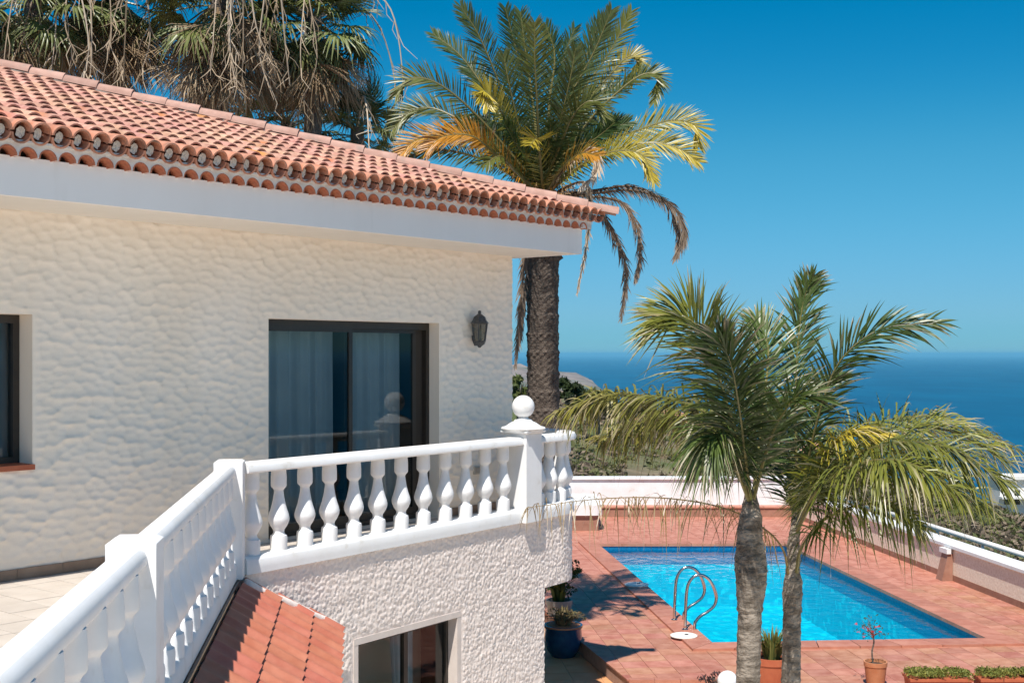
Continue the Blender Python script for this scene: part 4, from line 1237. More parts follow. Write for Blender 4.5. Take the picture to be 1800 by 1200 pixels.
dpf([(890, 180, -.6), (845, 70, -.8), (810, 12, -.9)], tip=G2)
dpf([(870, 190, .6), (815, 105, .9), (762, 60, 1.1)], tip=G2)
dpf([(850, 215, -.8), (775, 150, -1.2), (722, 138, -1.3), (697, 168, -1.3)], tip=OLIVE, drytip=.15)
dpf([(855, 245, .5), (775, 195, .8), (725, 195, 1.0), (690, 228, 1.0)], tip=OLIVE)
dpf([(860, 262, -1.2), (790, 240, -1.7), (735, 245, -1.9), (700, 275, -1.9)], base=OLIVE, tip=ORANGE, drytip=.3)
dpf([(870, 290, -1.0), (790, 265, -1.5), (730, 270, -1.6), (688, 300, -1.6)], base=G2, tip=OLIVE)
dpf([(875, 275, -1.8), (830, 240, -2.4), (780, 240, -2.6), (752, 262, -2.6)], base=ORANGE, tip=ORANGE, drytip=.4)
dpf([(930, 190, .8), (905, 80, 1.0), (888, 15, 1.0)])
dpf([(935, 170, .2), (922, 80, .1), (915, 22, 0)], tip=G2)
dpf([(945, 200, -.9), (940, 110, -1.3), (940, 40, -1.5)], L=.78, base=GREEN, tip=OLIVE, fan=(75, 35))
dpf([(965, 190, .8), (975, 100, 1.1), (960, 45, 1.2)], L=.7)
dpf([(990, 200, .5), (1030, 100, .8), (1057, 30, .9)])
dpf([(995, 190, -.6), (1045, 90, -.8), (1075, 18, -.9)], tip=G2)
dpf([(1005, 195, -.1), (1070, 95, .0), (1110, 20, .0)], tip=OLIVE)
dpf([(1020, 200, .4), (1075, 130, .7), (1105, 100, .8), (1122, 110, .8), (1105, 150, .8)], tip=YEL, L=.55)
dpf([(1030, 220, -.5), (1095, 155, -.9), (1135, 130, -1.0), (1158, 140, -1.0), (1150, 180, -1.0)], tip=OLIVE, L=.55)
dpf([(1040, 260, .4), (1120, 230, .7), (1180, 212, .8), (1222, 222, .8), (1228, 258, .8)], base=G2, tip=YEL)
dpf([(1050, 275, -.8), (1130, 252, -1.2), (1185, 258, -1.3), (1228, 285, -1.3)], base=OLIVE, tip=YEL)
dpf([(1030, 285, -1.3), (1090, 265, -1.8), (1130, 275, -1.9), (1150, 320, -1.9)], base=OLIVE, tip=YEL, L=.6)
dpf([(905, 240, -1.6), (870, 180, -2.2), (850, 160, -2.4), (858, 190, -2.6)], base=OLIVE, tip=YEL, L=.6)
dpf([(985, 255, -1.7), (1010, 200, -2.4), (1040, 178, -2.6), (1062, 205, -2.6)], base=GREEN, tip=OLIVE, L=.7)
dpf([(950, 285, -2.2), (945, 245, -3.2), (932, 255, -3.8)], base=G2, tip=YEL, L=.7, nl=60)
dpf([(985, 300, -2.0), (1020, 270, -2.9), (1052, 275, -3.3)], base=OLIVE, tip=ORANGE, L=.6, nl=60)
dpf([(905, 300, -2.0), (880, 275, -2.8), (850, 290, -3.2)], base=GREEN, tip=OLIVE, L=.7, nl=60)
dpf([(1000, 240, 1.6), (1050, 170, 2.4), (1090, 150, 2.8)])
dpf([(900, 230, 1.6), (850, 150, 2.4), (820, 120, 2.8)])
dpf([(920, 250, -1.2), (895, 150, -1.9), (885, 95, -2.1)], L=.7, base=GREEN, tip=G2)
dpf([(975, 250, -1.2), (1000, 150, -1.8), (1012, 85, -2.0)], L=.7, base=DGREEN, tip=G2)
dpf([(960, 240, .9), (985, 120, 1.6), (1010, 50, 1.9)])
for k in range(10):
    a = k * 2.4; dpf([(955 + 45 * math.cos(a), 285 - 15 * math.sin(a * 1.7), 1.1 * math.sin(a)), (955 + 105 * math.cos(a), 235 - 20 * math.sin(a), 2.2 * math.sin(a)), (955 + 150 * math.cos(a), 215, 3.0 * math.sin(a))], base=DGREEN, tip=GREEN)
# dead hanging fronds
DD = dict(base=BROWN, tip=(.20, .15, .115), mat=DRY, L=.34, w=.034, fan=(30, 14), messy=.22, droop=.55, nl=120, rcol=(.16, .11, .075), drytip=.35, vee=0.1, rach=.04)
dpf([(1040, 335, -.4), (1110, 328, -.6), (1165, 352, -.6), (1192, 400, -.6), (1190, 448, -.6)], **DD)
dpf([(1040, 340, -.6), (1115, 335, -.8), (1180, 360, -.9), (1203, 410, -.9), (1185, 455, -.9)], **DD)
dpf([(1030, 345, .3), (1090, 355, .4), (1118, 395, .4), (1125, 450, .4), (1117, 490, .4)], **DD)
dpf([(1040, 360, -.2), (1075, 405, -.2), (1100, 470, -.2), (1092, 560, -.2)], **DD)
dpf([(1020, 320, -1.2), (1036, 345, -1.4), (1033, 420, -1.4), (1014, 516, -1.4)], **{**DD, 'L': .20, 'tip': PALE, 'base': TAN, 'nl': 100})
dpf([(925, 430, -.5), (918, 500, -.6), (912, 580, -.6), (906, 642, -.6)], **{**DD, 'L': .28})
dpf([(935, 430, .7), (922, 520, .8), (914, 600, .8)], **{**DD, 'L': .26})
dpf([(1000, 290, -2.0), (1040, 262, -2.6), (1048, 300, -2.7), (1022, 330, -2.7)], **{**DD, 'L': .3, 'tip': PALE, 'base': TAN})
# fibre and old fruit stalks at the heart
m = MB()
for k in range(160):
    a = random.uniform(0, 6.28); c0 = D(955, random.uniform(335, 375), YD) + Vector((.45 * math.cos(a), .45 * math.sin(a), 0)) * KD
    m.tube([c0, c0 + Vector((.35 * math.cos(a), .35 * math.sin(a), random.uniform(-.1, .3))) * KD, c0 + Vector((.6 * math.cos(a), .6 * math.sin(a), random.uniform(-.5, .2))) * KD], [.012, .007, .003], 4, cap=False, col=mixc(ORANGE, TAN, random.random()))
stuff(m.build('fruit_stalks', DRY, dp))

# --- two queen palms beside the pool
def queen_trunk(parent, prof, Y, seed):
    """prof: (py, px centre, half width in px)"""
    random.seed(seed); m = MB(); n = 40; rows = 230; vs = []
    prof = sorted(prof, key=lambda q: -q[0])
    z0, z1 = D(900, prof[0][0], Y).z, D(900, prof[-1][0], Y).z
    ys = [q[0] for q in prof][::-1]; xs = [q[1] for q in prof][::-1]; hw = [q[2] for q in prof][::-1]
    for j in range(rows + 1):
        z = z0 + (z1 - z0) * j / rows; py = HZ - (z - EYE) / Y * F
        cx = (np.interp(py, ys, xs) - 900) / F * Y; rad = np.interp(py, ys, hw) / F * Y
        ring = .005 * max(0, math.sin(z * 62 + .4 * math.sin(z * 9))) ** 3
        for k in range(n):
            a = 2 * math.pi * k / n
            flap = .020 * float(vnoise(a * 1.3 + 5 * seed, z * 5 + a * .8, .5, seed)) * (1 if py < 1075 else .25)
            vs.append((cx + (rad - .009 + ring + flap + .003 * random.random()) * math.cos(a), Y + (rad - .009 + ring + flap) * math.sin(a), z))
    m.add(vs, [(j * n + k, j * n + (k + 1) % n, (j + 1) * n + (k + 1) % n, (j + 1) * n + k) for j in range(rows) for k in range(n)] + [tuple(range(rows * n, rows * n + n))])
    m.build('trunk', BARK2, parent)
YA, YB = 9.7, 10.3; KQ = YA / 14.0
qa = thing('queen_palm', 'left queen palm with thick bulging grey trunk in front of the pool', 'palm tree', (D(1318, 1100, YA).x, YA, -2.86), 'palms in front of the pool')
queen_trunk(qa, [(1700, 1316, 27), (1200, 1315, 22), (1100, 1317, 21.5), (1058, 1319, 21), (1035, 1320, 25), (1000, 1320, 27.5), (965, 1318, 23), (930, 1317, 21), (905, 1318, 18), (885, 1319, 13), (860, 1321, 8)], YA, 3)
qb = thing('queen_palm', 'right slimmer queen palm with narrow upper trunk in front of the pool', 'palm tree', (D(1390, 1100, YB).x, YB, -2.86), 'palms in front of the pool')
queen_trunk(qb, [(1650, 1391, 21), (1200, 1390, 17.5), (1100, 1392, 16.5), (1050, 1393, 15.5), (1015, 1394, 14.5), (1002, 1394, 11), (960, 1395, 9.5), (930, 1397, 8), (900, 1399, 5)], YB, 8)
QG = (0.036, 0.066, 0.013); QY = (0.20, 0.20, 0.025); QO = (0.075, 0.11, 0.018)
qprof = lambda q: (min(1, .55 + q * 2.0) if q < .3 else 1.0) * (1 - .62 * max(0, (q - .55) / .45) ** 1.5)
def qf(parent, Y, pts, **kw):
    q = [D(a, b_, Y + c_ * KQ) for a, b_, c_ in pts]
    args = dict(nl=150, L=.78, w=.024, face=(0, -.3, 1), droop=.22, base=QG, tip=QO, rach=.022, vee=.30, fan=(60, 26), messy=.17, drytip=.25, t0=.14, lprof=qprof, seg=4, plum=.5)
    args.update(kw); args['nl'] = int(args['nl'] * .95)
    for k in ('L', 'w', 'rach'): args[k] *= KQ
    return frond(parent, q, **args)
random.seed(5)
# left palm
qf(qa, YA, [(1320, 885, 0), (1300, 790, -.3), (1272, 690, -.5), (1242, 600, -.6), (1205, 557, -.6), (1155, 556, -.5)], nl=188, L=0.87, face=(.25, -1, .35), base=(.035, .06, .014), tip=QY, fan=(66, 30), droop=.28)
LY = (.085, .115, .018); LY2 = (.24, .215, .04)
qf(qa, YA, [(1318, 890, 0), (1290, 790, .4), (1235, 722, 1.0), (1160, 698, 1.6), (1060, 695, 2.1), (975, 728, 2.4)], nl=260, L=.60, w=.032, base=LY, tip=LY2, drytip=.35, droop=.75, fan=(82, 55), vee=.1, messy=.3, plum=.9)
qf(qa, YA, [(1320, 890, 0), (1300, 800, .7), (1250, 752, 1.5), (1180, 735, 2.3), (1110, 745, 2.7), (1050, 775, 2.9)], nl=210, L=.6, w=.030, base=QO, tip=LY2, drytip=.35, droop=.75, fan=(82, 55), vee=.1, messy=.3, plum=.9)
qf(qa, YA, [(1322, 885, 0), (1335, 780, .2), (1345, 690, .5), (1350, 610, .8), (1330, 560, 1.0)], nl=137, L=0.73, face=(0, -1, .3), base=QG, tip=QO)
qf(qa, YA, [(1321, 885, 0), (1310, 800, -.6), (1300, 720, -1.0), (1285, 640, -1.3), (1262, 590, -1.4)], nl=145, L=0.82, face=(-.3, -1, .2), base=(.03, .05, .013), tip=QG)
qf(qa, YA, [(1322, 888, 0), (1345, 800, -.4), (1368, 740, -.7), (1400, 700, -.9), (1440, 700, -.9)], nl=123, L=0.66, base=QG, tip=QO)
qf(qa, YA, [(1320, 890, 0), (1295, 825, -.3), (1270, 770, -.6), (1250, 765, -.8), (1238, 800, -.9)], nl=123, L=0.66, base=(.03, .05, .013), tip=QO, droop=.7)
# right palm
qf(qb, YB, [(1398, 925, 0), (1400, 830, .2), (1398, 720, .4), (1402, 610, .5), (1412, 530, .6), (1428, 488, .6)], nl=130, L=0.62, w=.026, face=(.1, -1, .3), fan=(55, 25), drytip=.3)
qf(qb, YB, [(1400, 925, 0), (1418, 820, -.2), (1445, 710, -.4), (1480, 630, -.5), (1550, 578, -.6), (1650, 568, -.7)], nl=90, L=0.66, w=.026, face=(-.3, -1, .5), base=QG, tip=QO, fan=(48, 24), droop=.25, drytip=.2)
qf(qb, YB, [(1400, 930, 0), (1430, 850, .3), (1480, 775, .7), (1560, 738, 1.1), (1670, 735, 1.4), (1785, 785, 1.6)], nl=174, L=0.77, base=QO, tip=QY, drytip=.45, droop=.75, fan=(78, 45), vee=.15)
qf(qb, YB, [(1400, 935, 0), (1430, 870, -.5), (1480, 810, -1.0), (1565, 780, -1.5), (1665, 785, -1.8), (1765, 845, -2.0)], nl=188, L=0.82, base=QO, tip=QY, drytip=.3, droop=.55, fan=(76, 42), vee=.2)
qf(qb, YB, [(1400, 938, 0), (1420, 885, -.8), (1465, 835, -1.5), (1540, 808, -2.0), (1615, 820, -2.3), (1690, 870, -2.4)], nl=174, L=0.60, base=(.07, .095, .02), tip=QY, drytip=.2, droop=.55, fan=(76, 45), vee=.1)
qf(qb, YB, [(1399, 935, 0), (1425, 860, -.4), (1460, 790, -.7), (1500, 760, -.9), (1560, 765, -1.0)], nl=130, L=0.66, base=QO, tip=YEL, droop=.6)
qf(qb, YB, [(1400, 932, 0), (1435, 858, -.1), (1490, 795, -.2), (1570, 758, -.3), (1670, 758, -.4), (1775, 815, -.5)], nl=190, L=.72, base=QO, tip=QY, drytip=.45, droop=.4, fan=(75, 42), vee=.4, messy=.3, plum=1.1)
qf(qb, YB, [(1400, 936, 0), (1428, 880, -.3), (1475, 835, -.6), (1550, 812, -.9), (1640, 825, -1.1), (1730, 890, -1.2)], nl=190, L=.70, base=QG, tip=QY, drytip=.3, droop=.4, fan=(75, 42), vee=.3, messy=.3, plum=1.0)
qf(qb, YB, [(1399, 935, 0), (1385, 840, .6), (1365, 760, 1.1), (1330, 700, 1.5)], nl=123, L=0.66, base=QG, tip=QO)
qf(qb, YB, [(1398, 935, 0), (1410, 850, .8), (1425, 760, 1.4), (1440, 690, 1.8), (1480, 660, 2.0)], nl=123, L=0.66, base=QG, tip=QO)
qf(qb, YB, [(1386, 1008, -.05), (1376, 965, -.1), (1345, 930, -.2), (1280, 895, -.4), (1180, 876, -.6), (1060, 876, -.8), (925, 892, -.9)], nl=95, L=0.42, w=.013, base=(.26, .17, .04), tip=(.30, .20, .08), droop=1.2, fan=(85, 70), vee=.1, drytip=.5, t0=.28, lprof=lambda q: 1.0 - .3 * q, rach=.016, rcol=(.30, .20, .07), messy=.35)
qf(qb, YB, [(1400, 1006, -.1), (1408, 965, -.2), (1440, 920, -.5), (1500, 890, -.8), (1570, 890, -1.0), (1620, 930, -1.1)], nl=116, L=0.59, base=QO, tip=QY, droop=.9, fan=(82, 60), t0=.3)

# --- fan palms behind the roof
def fan_leaf_mesh(name, pet, rad, nseg, spread, droop, c1, c2, cpet, fold=.0, mess=.05, mat=LEAF, tear=.5):
    m = MB()
    m.tube([(0, 0, 0), (pet * .5, 0, .05 * pet), (pet, 0, 0)], [.022, .018, .014], 5, col=cpet)
    for k in range(nseg):
        a = (-spread + 2 * spread * (k + .5) / nseg) + random.gauss(0, mess * .3)
        da = spread / nseg * 1.02
        ll = rad * (1 - .28 * (abs(a) / math.pi) ** 2) * random.uniform(.88, 1.05)
        zf = fold * abs(math.sin(a)) + random.gauss(0, mess)
        dirv = Vector((math.cos(a), math.sin(a), zf)).normalized()
        sd = Vector((-math.sin(a), math.cos(a), 0))
        vs = []; cs = []
        wmid = math.tan(da) * ll * tear
        dr = droop * random.uniform(.5, 1.5)
        for u, wd in ((.03, .008), (tear, wmid), (.8, wmid * .55), (1.0, .002)):
            b_ = Vector((pet, 0, 0)) + dirv * (ll * u) + Vector((0, 0, -dr * ll * max(0, u - .35) ** 2 * 2))
            hl = .012 * (1 if u < .9 else 0)
            vs += [b_ - sd * wd, b_ + Vector((0, 0, hl)), b_ + sd * wd]
            cc = mixc(c1, c2, max(0, u - .4) / .6 * random.uniform(.3, 1)); cs += [cc, mixc(cc, (1, 1, .6), .03), cc]
        fs = []
        for s in range(3):
            for e in (0, 1): fs.append((s * 3 + e, s * 3 + e + 1, s * 3 + 4 + e, s * 3 + 3 + e))
        m.add(vs, fs, cs)
    return m.mesh(name, mat)
random.seed(12)
FG = (.14, .165, .045); FD = (.065, .095, .028)
live = [fan_leaf_mesh('fan_leaf', .9, .85, 38, R(140), .30, FD, FG, (.14, .15, .05), fold=.25),
        fan_leaf_mesh('fan_leaf', 1.0, .80, 34, R(130), .55, FG, (.14, .15, .05), (.16, .16, .05), fold=.1),
        fan_leaf_mesh('fan_leaf', .7, .75, 34, R(135), .8, FG, (.28, .24, .10), (.18, .16, .06), fold=-.2)]
dead = [fan_leaf_mesh('dead_fan_leaf', .45, .95, 26, R(48), .15, (.24, .155, .09), (.46, .33, .20), (.28, .19, .11), mess=.22, mat=DRY, tear=.35),
        fan_leaf_mesh('dead_fan_leaf', .6, .85, 22, R(34), .15, (.36, .25, .15), (.62, .48, .32), (.30, .21, .12), mess=.28, mat=DRY, tear=.3)]
def orient(dirv, up):
    x = dirv.normalized(); z = up - x * up.dot(x)
    z = z.normalized() if z.length > 1e-3 else x.orthogonal().normalized()
    y = z.cross(x); return Matrix((x, y, z)).transposed().to_4x4()
def fan_palm(px, py, Y, nlive, ndead, skirt, label, rtr=.17, sc=1.0, nst=10, dmin=-50, seed=1):
    random.seed(seed)
    c = D(px, py, Y)
    t = thing('fan_palm', label, 'palm tree', (c.x, c.y, -4.2), 'fan palms behind the roof')
    m = MB(); n = 24; rows = 60; vs = []
    for j in range(rows + 1):
        z = -4.2 + (c.z + 4.2) * j / rows
        for k in range(n):
            a = 2 * math.pi * k / n; r_ = rtr * (1.25 - .3 * j / rows) + .012 * (math.sin(z * 38) > .3) + random.uniform(0, .012)
            vs.append((c.x + r_ * math.cos(a), c.y + r_ * math.sin(a), z))
    m.add(vs, [(j * n + k, j * n + (k + 1) % n, (j + 1) * n + (k + 1) % n, (j + 1) * n + k) for j in range(rows) for k in range(n)] + [tuple(range(rows * n, rows * n + n))])
    m.build('trunk', BARK3, t)
    def put(me, nm, pos, dirv, up, s):
        o = link(nm, me, t)
        o.matrix_local = Matrix.Translation(o.location) @ Matrix.Translation(pos) @ orient(dirv, up) @ Matrix.Rotation(random.uniform(-.5, .5), 4, 'X') @ Matrix.Scale(s, 4)
    for k in range(nlive):
        az = k * 2.39996 + random.uniform(-.2, .2); q = (k + .5) / nlive
        elv = R(78 + (dmin - 78) * q + random.uniform(-8, 8))
        d = Vector((math.cos(az) * math.cos(elv), math.sin(az) * math.cos(elv), math.sin(elv)))
        put(live[0 if q < .45 else (1 if q < .75 else 2)], 'fan_leaf', c + Vector((0, 0, -.25 * q)), d, Vector((0, 0, 1)) + Vector((math.cos(az), math.sin(az), 0)) * .8, sc * random.uniform(.85, 1.1))
    for k in range(ndead):
        az = (k * 2.39996 + random.uniform(-.4, .4)) if k % 3 else random.gauss(-1.57, .9); q = random.random()
        elv = R(-30 - 52 * random.random())
        d = Vector((math.cos(az) * math.cos(elv), math.sin(az) * math.cos(elv), math.sin(elv)))
        put(dead[random.randrange(2)], 'dead_fan_leaf', c + Vector((math.cos(az) * .2, math.sin(az) * .2, -.2 - skirt * q)), d, Vector((math.cos(az), math.sin(az), 0)), sc * random.uniform(.8, 1.15))
    for k in range(nst):
        az = random.gauss(-1.57, .9) if random.random() < .75 else random.uniform(0, 6.28); L_ = random.uniform(1.3, 2.3) * sc
        o_ = Vector((math.cos(az), math.sin(az), 0)); m = MB(); col = mixc(PALE, (.26, .19, .12), random.random())
        pts = [c + o_ * .15, c + o_ * 1.0 + Vector((0, 0, .45)), c + o_ * 1.7 + Vector((0, 0, .0)), c + o_ * 1.95 + Vector((random.gauss(0, .1), 0, -.4 - L_ * .45)), c + o_ * 1.9 + Vector((random.gauss(0, .15), 0, -.4 - L_ * .85))]
        cc = catmull(pts, 5); m.tube(cc, [.024 - .017 * i / (len(cc) - 1) for i in range(len(cc))], 4, cap=False, col=col)
        for q in range(16):
            p0_ = cc[random.randrange(7, len(cc))]; dd = Vector((random.gauss(0, .16), random.gauss(0, .16), -random.uniform(.15, .55)))
            m.tube([p0_, p0_ + dd * .5 + Vector((random.gauss(0, .05), 0, 0)), p0_ + dd], [.010, .008, .004], 3, cap=False, col=mixc(col, TAN, random.random()))
        m.build('flower_stalk', DRY, t)
fan_palm(58, -5, 24.0, 44, 14, .6, 'fan palm with broad green leaves at the far left behind the roof', seed=31, nst=5, dmin=-72)
fan_palm(200, -15, 25.0, 34, 40, .8, 'fan palm with many pale hanging stalks, second from the left behind the roof', seed=32, nst=9, dmin=-72)
fan_palm(385, -5, 24.0, 40, 64, 1.0, 'fan palm with a brown skirt of dead leaves on its bare trunk behind the roof', rtr=.16, seed=33, nst=10, dmin=-74)
fan_palm(550, 30, 25.0, 48, 26, .8, 'fan palm with green crown reaching right against the sky beside the brown skirted one', seed=34, nst=10, dmin=-76)
fan_palm(628, 225, 26.0, 26, 4, .3, 'low fan palm with a round dark crown just above the roof ridge', rtr=.13, sc=.72, seed=35, nst=3, dmin=-30)
fan_palm(505, 215, 27.0, 24, 10, .4, 'low leafy fan palm half hidden behind the roof ridge under the taller crowns', rtr=.13, sc=.8, seed=36, nst=2, dmin=-30)

# ------------------------------------------------------------------ shrubs, scrub and houses on the slope
def leaf_cluster(m, c, rad, nleaf, size, c1, c2, squash=.8):
    for k in range(nleaf):
        d = Vector((random.gauss(0, 1), random.gauss(0, 1), random.gauss(0, 1))).normalized() * (rad * random.uniform(.35, 1.0) ** .6)
        d.z = abs(d.z) * squash if random.random() < .8 else d.z * squash
        p = c + d; n_ = (d.normalized() + Vector((random.gauss(0, .5), random.gauss(0, .5), random.gauss(0, .5)))).normalized()
        a = n_.orthogonal().normalized(); b_ = n_.cross(a); th = random.uniform(0, 6.28)
        x = (a * math.cos(th) + b_ * math.sin(th)) * size * random.uniform(.6, 1.3); y = n_.cross(x).normalized() * size * random.uniform(.25, .5)
        cc = mixc(c1, c2, random.random())
        m.add([p - x, p + y, p + x, p - y], [(0, 1, 2, 3)], cc)
def bush(name, px, py_top, py_base, Y, wpx, c1, c2, label, nlobe=16, nleaf=70, size=.16, cat='bush', group='bushes on the slope'):
    base = D(px, py_base, Y); top = D(px, py_top, Y); hh = top.z - base.z; ww = wpx / F * Y / 2
    t = thing(name, label, cat, base, group)
    m = MB()
    for k in range(5):
        a = random.uniform(0, 6.28); m.tube([base + Vector((0, 0, -.8)), base + Vector((math.cos(a) * ww * .2, math.sin(a) * ww * .2, hh * .35)), base + Vector((math.cos(a) * ww * .5, math.sin(a) * ww * .5, hh * .7))], [.10, .06, .02], 6)
    m.build('stem', BARK3, t)
    m = MB()
    for k in range(nlobe):
        a = random.uniform(0, 6.28); r_ = ww * math.sqrt(random.random()) * .8
        f = 1 - (r_ / ww) ** 2 * .7
        leaf_cluster(m, base + Vector((math.cos(a) * r_, math.sin(a) * r_, hh * f * random.uniform(.35, .85))), ww * random.uniform(.22, .38), nleaf, size, c1, c2)
    m.build('crown', BUSHLEAF, t)
random.seed(77)
BG, BO = (.05, .075, .02), (.13, .14, .04)
bush('bush', 912, 655, 720, 60, 70, BG, BO, 'green bush left of the date palm trunk', size=.2)
bush('bush', 1000, 652, 720, 62, 60, (.03, .045, .018), BG, 'dark narrow bush right of the date palm trunk', size=.2)
bush('bush', 1052, 672, 745, 70, 90, (.035, .05, .018), BO, 'dark bush showing above the left arching palm frond', size=.2)
bush('bush', 1105, 692, 752, 78, 100, (.06, .06, .03), (.20, .16, .08), 'dry olive bush behind the left arching palm frond', size=.22)
bush('bush', 1160, 712, 765, 84, 90, BG, (.16, .14, .06), 'grey green bush beside the pink house on the slope', size=.22)
bush('bush', 1245, 735, 790, 92, 110, BG, BO, 'green bush right of the pink house behind the tall palm frond', size=.24)
bush('bush', 1520, 805, 870, 80, 120, BG, BO, 'green bush on the slope behind the right queen palm', size=.22)
bush('bush', 1700, 875, 935, 60, 110, BG, BO, 'green bush outside the parapet on the right', size=.2)
def far_house(px, py_top, py_base, Y, wpx, label, wall, flat=False):
    b_ = D(px, py_base, Y); hh = D(px, py_top, Y).z - b_.z; ww = wpx / F * Y
    t = thing('far_house', label, 'house', b_, 'houses on the slope')
    x0, x1 = b_.x - ww / 2, b_.x + ww / 2; dp_ = ww * .8; wh = hh * (.62 if not flat else .9)
    m = MB(); m.box((x0, b_.y, b_.z - 4), (x1 - x0, 0, 0), (0, dp_, 0), (0, 0, wh + 4)); m.build('wall', wall, t)
    e = .35
    if not flat:
        m = MB(); zz_ = b_.z + wh + .002
        m.add([(x0 - e, b_.y - e, zz_), (x1 + e, b_.y - e, zz_), (x1 + e, b_.y + dp_ + e, zz_), (x0 - e, b_.y + dp_ + e, zz_), (x0 + ww * .35, b_.y + dp_ / 2, b_.z + hh), (x1 - ww * .35, b_.y + dp_ / 2, b_.z + hh)],
              [(0, 1, 5, 4), (1, 2, 5), (2, 3, 4, 5), (3, 0, 4), (3, 2, 1, 0)]); m.build('roof', FARROOF, t)
    else:
        m = MB(); m.box((x0 - .2, b_.y - .6, b_.z + wh + .002), (ww + .4, 0, 0), (0, dp_ + .8, 0), (0, 0, hh * .08)); m.build('roof', wall, t)
        m = MB(); m.box((x0 - .2, b_.y - 1.2, b_.z + wh * .48), (ww + .4, 0, 0), (0, 1.19, 0), (0, 0, hh * .05)); m.build('terrace', wall, t)
    for k in range(3):
        m = MB(); m.box((x0 + ww * (.12 + .3 * k), b_.y - .06, b_.z + wh * .3), (ww * .16, 0, 0), (0, .055, 0), (0, 0, wh * .4)); w_ = m.build('window', DARKALU, t)
        m = MB(); m.box((x0 + ww * (.135 + .3 * k), b_.y - .07, b_.z + wh * .33), (ww * .13, 0, 0), (0, .009, 0), (0, 0, wh * .34)); m.build('pane', FARGLASS, w_)
far_house(1178, 722, 775, 100, 105, 'pink house with tiled roof half hidden behind the left palm fronds', PINKWALL)
far_house(1432, 778, 830, 120, 70, 'pink house with tiled roof behind the right queen palm trunk top', PINKWALL)
far_house(1788, 835, 905, 150, 60, 'white flat roofed house at the right edge below the sea', FARWHITE, True)
# scrub
random.seed(99)
scr = MB()
for k in range(1500):
    px = random.uniform(960, 1900); Y = random.uniform(36.5, 125) if random.random() < .6 else random.uniform(36, 60)
    X = (px - 900) / F * Y
    if X > para(33).x + .3 and Y < 33: continue
    z = float(ground_z(X, Y)); s_ = random.uniform(.25, .75)
    dry_ = random.random()
    c1, c2 = ((.10, .075, .055), (.26, .20, .14)) if dry_ < .6 else ((.06, .075, .025), (.15, .15, .06))
    leaf_cluster(scr, Vector((X, Y, z)), s_, 26, .10 + .0016 * Y, c1, c2, .9)
for k in range(500):
    Y = random.uniform(13, 36); X = para(Y).x + random.uniform(.6, 9)
    z = float(ground_z(X, Y)); leaf_cluster(scr, Vector((X, Y, z)), random.uniform(.2, .5), 22, .09, (.09, .08, .04), (.20, .17, .08), .9)
stuff(tag(scr.build('scrub', BUSHLEAF), 'low dry scrub covering the slope beyond the garden walls', 'scrub'))

# ------------------------------------------------------------------ pots and small garden things
def grass_leaves(m, c, n, L, w, spread, c1, c2):
    for k in range(n):
        a = random.uniform(0, 6.28); e = random.uniform(.1, spread); o_ = Vector((math.cos(a), math.sin(a), 0))
        l_ = L * random.uniform(.6, 1.1); p0_ = c + o_ * random.uniform(0, .10)
        sd = Vector((-o_.y, o_.x, 0)) * w; cc = mixc(c1, c2, random.random())
        q = [p0_, p0_ + o_ * (e * l_ * .35) + Vector((0, 0, l_ * .55)), p0_ + o_ * (e * l_) + Vector((0, 0, l_ * (1 - e * .45)))]
        m.add([q[0] - sd, q[0] + sd, q[1] - sd, q[1] + sd, q[2]], [(0, 1, 3, 2), (2, 3, 4)], [cc, cc, cc, cc, mixc(cc, YEL, .3)])
def pot(name, label, c, r, h, mat, prof=None, rim=True, group=None, cat='flower pot'):
    t = thing(name, label, cat, c, group)
    m = MB(); p = prof or [(r * .72, 0), (r * .78, h * .1), (r * .95, h * .8), (r * 1.0, h * .82), (r * 1.02, h), (r * .90, h), (r * .88, h * .86), (.01, h * .86)]
    m.lathe(p, 32, c); m.build('pot_body', mat, t, auto=40)
    m = MB(); m.lathe([(r * .885, h * .865), (r * .5, h * .90), (.005, h * .91)], 20, c); m.build('soil', SOIL, t)
    return t
random.seed(4)
# flowering twig in a clay pot
c = Vector((D(1539, 1190, 15.9).x, 15.9, DECK + .002)); t = pot('flower_pot', 'round clay pot with a small red flowering twig on the deck', c, .145, .30, POT)
m = MB(); cc = catmull([c + Vector((-.03, 0, .25)), c + Vector((-.045, 0, .42)), c + Vector((-.02, 0, .55)), c + Vector((-.05, 0, .68))], 4); m.tube(cc, .010, 6); 
for k in range(12):
    a = random.uniform(0, 6.28); p0_ = cc[-1 - random.randrange(4)]; m.tube([p0_, p0_ + Vector((math.cos(a) * .09, math.sin(a) * .08, .06)), p0_ + Vector((math.cos(a) * .15, math.sin(a) * .14, .05 + random.uniform(-.03, .12)))], [.006, .004, .002], 4)
m.build('twig', BARK3, t)
m = MB()
for k in range(70):
    p0_ = cc[-1] + Vector((random.gauss(0, .09), random.gauss(0, .08), random.gauss(.03, .07))); leaf_cluster(m, p0_, .02, 2, .018, (.05, .09, .02), (.12, .15, .05))
m.build('leaves', BUSHLEAF, t)
m = MB()
for k in range(16):
    p0_ = cc[-1] + Vector((random.gauss(0, .10), random.gauss(0, .08), random.gauss(.03, .08))); leaf_cluster(m, p0_, .018, 7, .016, (.55, .03, .05), (.65, .10, .10))
m.build('flowers', BUSHLEAF, t)
# large red pot between the trunks
c = Vector((D(1357, 1190, 15.6).x, 15.6, DECK + .002)); t = pot('plant_pot', 'large red clay pot of spiky grass between the two palm trunks', c, .25, .44, REDPOT)
m = MB(); grass_leaves(m, c + Vector((0, 0, .38)), 150, .46, .010, .8, (.05, .08, .02), (.20, .18, .05)); m.build('leaves', BUSHLEAF, t)
